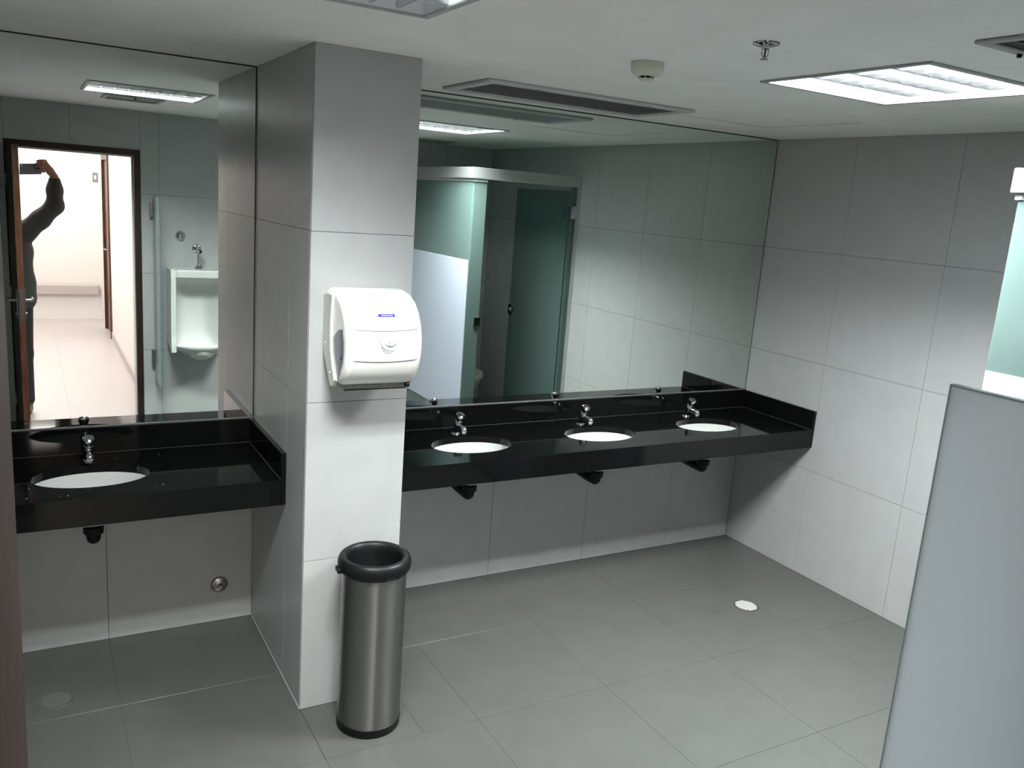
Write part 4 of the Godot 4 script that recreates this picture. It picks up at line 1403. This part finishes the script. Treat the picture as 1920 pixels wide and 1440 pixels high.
func person() -> void:
	var o := Vector3(-0.99, 0, 4.02)
	var t := thing("person", o, "person in dark jacket holding a phone up with one bent arm in the doorway", "person")
	var V := func(x: float, y: float, z: float) -> Vector3:
		return Vector3(x, y, z) - o
	var head: Vector3 = V.call(-1.03, 1.665, 4.0)
	var neck: Vector3 = V.call(-1.01, 1.50, 4.03)
	var shR: Vector3 = V.call(-0.835, 1.455, 4.02)
	var shL: Vector3 = V.call(-1.185, 1.43, 4.04)
	var elR: Vector3 = V.call(-0.633, 1.665, 3.93)
	var wrR: Vector3 = V.call(-0.632, 1.885, 3.835)
	var elL: Vector3 = V.call(-1.25, 1.16, 4.08)
	var wrL: Vector3 = V.call(-1.22, 0.93, 4.0)
	var hipR: Vector3 = V.call(-0.905, 0.93, 4.03)
	var hipL: Vector3 = V.call(-1.075, 0.93, 4.03)
	var knR: Vector3 = V.call(-0.892, 0.49, 4.01)
	var knL: Vector3 = V.call(-1.095, 0.49, 4.02)
	var anR: Vector3 = V.call(-0.885, 0.085, 4.05)
	var anL: Vector3 = V.call(-1.11, 0.085, 4.06)
	var chest: Vector3 = V.call(-1.0, 1.30, 4.03)
	var waist: Vector3 = V.call(-0.99, 1.05, 4.03)
	# skin: head, neck, trunk and limbs as one body, with finer hands and head
	var st := st_new()
	nets(st, [
		[chest + Vector3(-0.08, 0, 0), 0.10, chest + Vector3(0.08, 0, 0), 0.10], [waist + Vector3(-0.06, 0, 0), 0.095, waist + Vector3(0.06, 0, 0), 0.095], [chest, 0.11, waist, 0.10],
		[shL, 0.06, shR, 0.06], [shR, 0.045, elR, 0.036], [elR, 0.035, wrR, 0.026], [shL, 0.045, elL, 0.036], [elL, 0.035, wrL, 0.026],
		[hipR, 0.075, knR, 0.05], [knR, 0.048, anR, 0.034], [hipL, 0.075, knL, 0.05], [knL, 0.048, anL, 0.034], [waist, 0.09, (hipR + hipL) / 2, 0.10],
		[neck + Vector3(0, -0.05, 0), 0.062, head + Vector3(0, -0.05, 0.01), 0.056]], 0.03, 0.018)
	# head with brow, nose, chin, ears
	var fwd := Vector3(0.42, -0.12, -0.9).normalized()
	var sd := fwd.cross(Vector3.UP).normalized()
	nets(st, [
		[head + Vector3(0, 0.03, 0.015), 0.088, head + Vector3(0, 0.02, 0) + fwd * 0.02, 0.082], [head + fwd * 0.03 + Vector3(0, -0.05, 0), 0.058, head + fwd * 0.045 + Vector3(0, -0.085, 0), 0.036],
		[head + fwd * 0.098 + Vector3(0, 0.015, 0), 0.010, head + fwd * 0.112 + Vector3(0, -0.025, 0), 0.014], [head + fwd * 0.088 + sd * 0.035 + Vector3(0, 0.025, 0), 0.014, head + fwd * 0.088 - sd * 0.035 + Vector3(0, 0.025, 0), 0.014],
		[head + fwd * 0.088 + sd * 0.02 + Vector3(0, -0.058, 0), 0.010, head + fwd * 0.088 - sd * 0.02 + Vector3(0, -0.058, 0), 0.010],
		[head + sd * 0.086 + Vector3(0, 0.02, 0), 0.016, head + sd * 0.086 + Vector3(0, -0.02, 0), 0.011], [head - sd * 0.086 + Vector3(0, 0.02, 0), 0.016, head - sd * 0.086 + Vector3(0, -0.02, 0), 0.011],
		[head + Vector3(0, -0.06, 0.01), 0.055, neck, 0.056]], 0.014, 0.0065)
	# right hand closed on the end of the phone
	var L := func(a: float, b: float, c: float) -> Vector3:   # phone-aligned: right, up, back of the lens
		return CAM + CAM_R * a + CAM_U * b + CAM_B * c - o
	var palm: Vector3 = L.call(0.178, 0.005, 0.018)
	var hand := [[wrR, 0.027, palm.lerp(wrR, 0.5), 0.029], [palm.lerp(wrR, 0.5), 0.029, palm, 0.026], [palm, 0.024, L.call(0.165, -0.038, 0.02), 0.020]]
	var kn := [[0.172, 0.030], [0.170, 0.010], [0.168, -0.012], [0.165, -0.034]]
	var ln := [0.95, 1.06, 1.0, 0.82]
	for i in 4:
		var kx: float = kn[i][0]
		var ky: float = kn[i][1]
		var a: Vector3 = L.call(kx + 0.004, ky + 0.004, 0.008)
		var b: Vector3 = L.call(kx - 0.022 * ln[i], ky + 0.008, -0.004 + 0.004)
		var c: Vector3 = L.call(kx - 0.046 * ln[i], ky + 0.008, 0.0005)
		var d: Vector3 = L.call(kx - 0.066 * ln[i], ky + 0.005, 0.0015)
		hand.append([palm, 0.012, a, 0.010])
		hand.append([a, 0.0100, b, 0.0092])
		hand.append([b, 0.0092, c, 0.0085])
		hand.append([c, 0.0085, d, 0.0074])
	hand.append([palm + CAM_B * 0.012, 0.014, L.call(0.160, -0.012, 0.034), 0.012])
	hand.append([L.call(0.160, -0.012, 0.034), 0.0115, L.call(0.132, -0.004, 0.034), 0.0100])
	hand.append([L.call(0.132, -0.004, 0.034), 0.0098, L.call(0.108, 0.002, 0.0325), 0.0082])
	nets(st, hand, 0.006, 0.0034)
	# left hand hanging relaxed
	var hl := [[wrL, 0.026, wrL + Vector3(0.005, -0.05, -0.012), 0.026], [wrL + Vector3(0.005, -0.05, -0.012), 0.025, wrL + Vector3(0.005, -0.085, -0.02), 0.022]]
	for i in 4:
		var b0 := wrL + Vector3(0.004, -0.088, -0.045 + 0.021 * i)
		var le: float = [0.85, 1.0, 0.94, 0.76][i]
		hl.append([wrL + Vector3(0.005, -0.06, -0.02), 0.012, b0, 0.010])
		hl.append([b0, 0.0095, b0 + Vector3(0.004, -0.032 * le, 0.0), 0.0088])
		hl.append([b0 + Vector3(0.004, -0.032 * le, 0), 0.0088, b0 + Vector3(0.018, -0.062 * le, 0.002), 0.0075])
	hl.append([wrL + Vector3(0.006, -0.04, -0.03), 0.012, wrL + Vector3(0.016, -0.075, -0.06), 0.0095])
	hl.append([wrL + Vector3(0.016, -0.075, -0.06), 0.0095, wrL + Vector3(0.022, -0.10, -0.062), 0.008])
	nets(st, hl, 0.006, 0.0045)
	part(t, "body", st.commit(), M.skin)
	# jacket
	st = st_new()
	nets(st, [
		[chest + Vector3(-0.10, 0.0, 0), 0.125, chest + Vector3(0.085, 0.0, 0), 0.122], [chest + Vector3(-0.09, 0.1, 0), 0.095, chest + Vector3(0.09, 0.1, 0), 0.095], [waist + Vector3(-0.09, 0.0, 0), 0.12, waist + Vector3(0.085, 0.0, 0), 0.12],
		[waist + Vector3(-0.085, -0.12, 0), 0.118, waist + Vector3(0.085, -0.12, 0), 0.118], [chest + Vector3(-0.09, 0, 0), 0.12, waist + Vector3(-0.085, -0.1, 0), 0.117], [chest + Vector3(0.08, 0, 0), 0.118, waist + Vector3(0.085, -0.1, 0), 0.117],
		[shL, 0.074, shR, 0.072], [shR, 0.076, shR.lerp(elR, 0.5) + Vector3(0.0, -0.006, 0), 0.068], [shR.lerp(elR, 0.5) + Vector3(0, -0.006, 0), 0.068, elR, 0.061], [elR, 0.060, elR.lerp(wrR, 0.55), 0.054], [elR.lerp(wrR, 0.55), 0.054, elR.lerp(wrR, 0.85), 0.044],
		[shL, 0.070, elL, 0.055], [elL, 0.054, elL.lerp(wrL, 0.95), 0.042], [neck + Vector3(0, -0.02, 0.01), 0.075, chest + Vector3(0, 0.1, 0), 0.09]], 0.035, 0.0125)
	part(t, "jacket", st.commit(), M.jacket)
	st = st_new()
	nets(st, [[hipR, 0.098, knR, 0.070], [knR, 0.068, anR + Vector3(0, 0.02, 0), 0.060], [hipL, 0.098, knL, 0.070], [knL, 0.068, anL + Vector3(0, 0.02, 0), 0.060], [hipL, 0.10, hipR, 0.10]], 0.02, 0.0125)
	part(t, "trousers", st.commit(), M.trousers)
	for a in [anR, anL]:
		st = st_new()
		nets(st, [[a + Vector3(0, -0.04, 0.03), 0.042, a + Vector3(0, -0.045, -0.05), 0.040], [a + Vector3(0, -0.045, -0.05), 0.040, a + Vector3(0, -0.052, -0.15), 0.032], [a, 0.045, a + Vector3(0, -0.03, 0), 0.042]], 0.02, 0.009)
		part(t, "shoe", st.commit(), M.shoe)
	st = st_new()
	nets(st, [[head + Vector3(0, 0.055, 0.02) - fwd * 0.01, 0.082, head + Vector3(0, 0.06, 0) + fwd * 0.015, 0.074], [head - fwd * 0.045 + Vector3(0, 0.02, 0), 0.068, head - fwd * 0.05 + Vector3(0, -0.04, 0), 0.05]], 0.03, 0.008)
	part(t, "hair", st.commit(), M.hair)
	for s in [-1.0, 1.0]:
		st = st_new()
		var ball := []
		for k in 9:
			var a := PI * k / 8.0
			ball.append(Vector2(0.0115 * sin(a), 0.0115 * cos(a)))
		lathe(st, ball, 14)
		part(t, "eye", st.commit(), M.label_white, head + fwd * 0.088 + sd * 0.032 * s + Vector3(0, 0.002, 0))
	# the phone: its lens is where the picture is taken from
	var ph := thing("phone", CAM, "dark slab phone held sideways in the raised hand", "phone")
	ph.transform = Transform3D(Basis(CAM_R, CAM_U, CAM_B), CAM)
	st = st_new()
	bbox(st, Vector3(-0.014, -0.068, 0.0115), Vector3(0.150, 0.013, 0.0185), 0.002)
	part(ph, "case", st.commit(), M.phone_back)
	part(ph, "screen", box(Vector3(-0.010, -0.065, 0.0187), Vector3(0.146, 0.010, 0.0193)), M.phone_screen)
	part(ph, "camera_ring", lathed([Vector2(0.007, 0.0), Vector2(0.007, 0.0015), Vector2(0.005, 0.0015), Vector2(0.0045, 0.0005), Vector2(0.0, 0.0005)], 24), M.chrome, Vector3(0, 0, 0.0115), Vector3(-PI / 2, 0, 0))
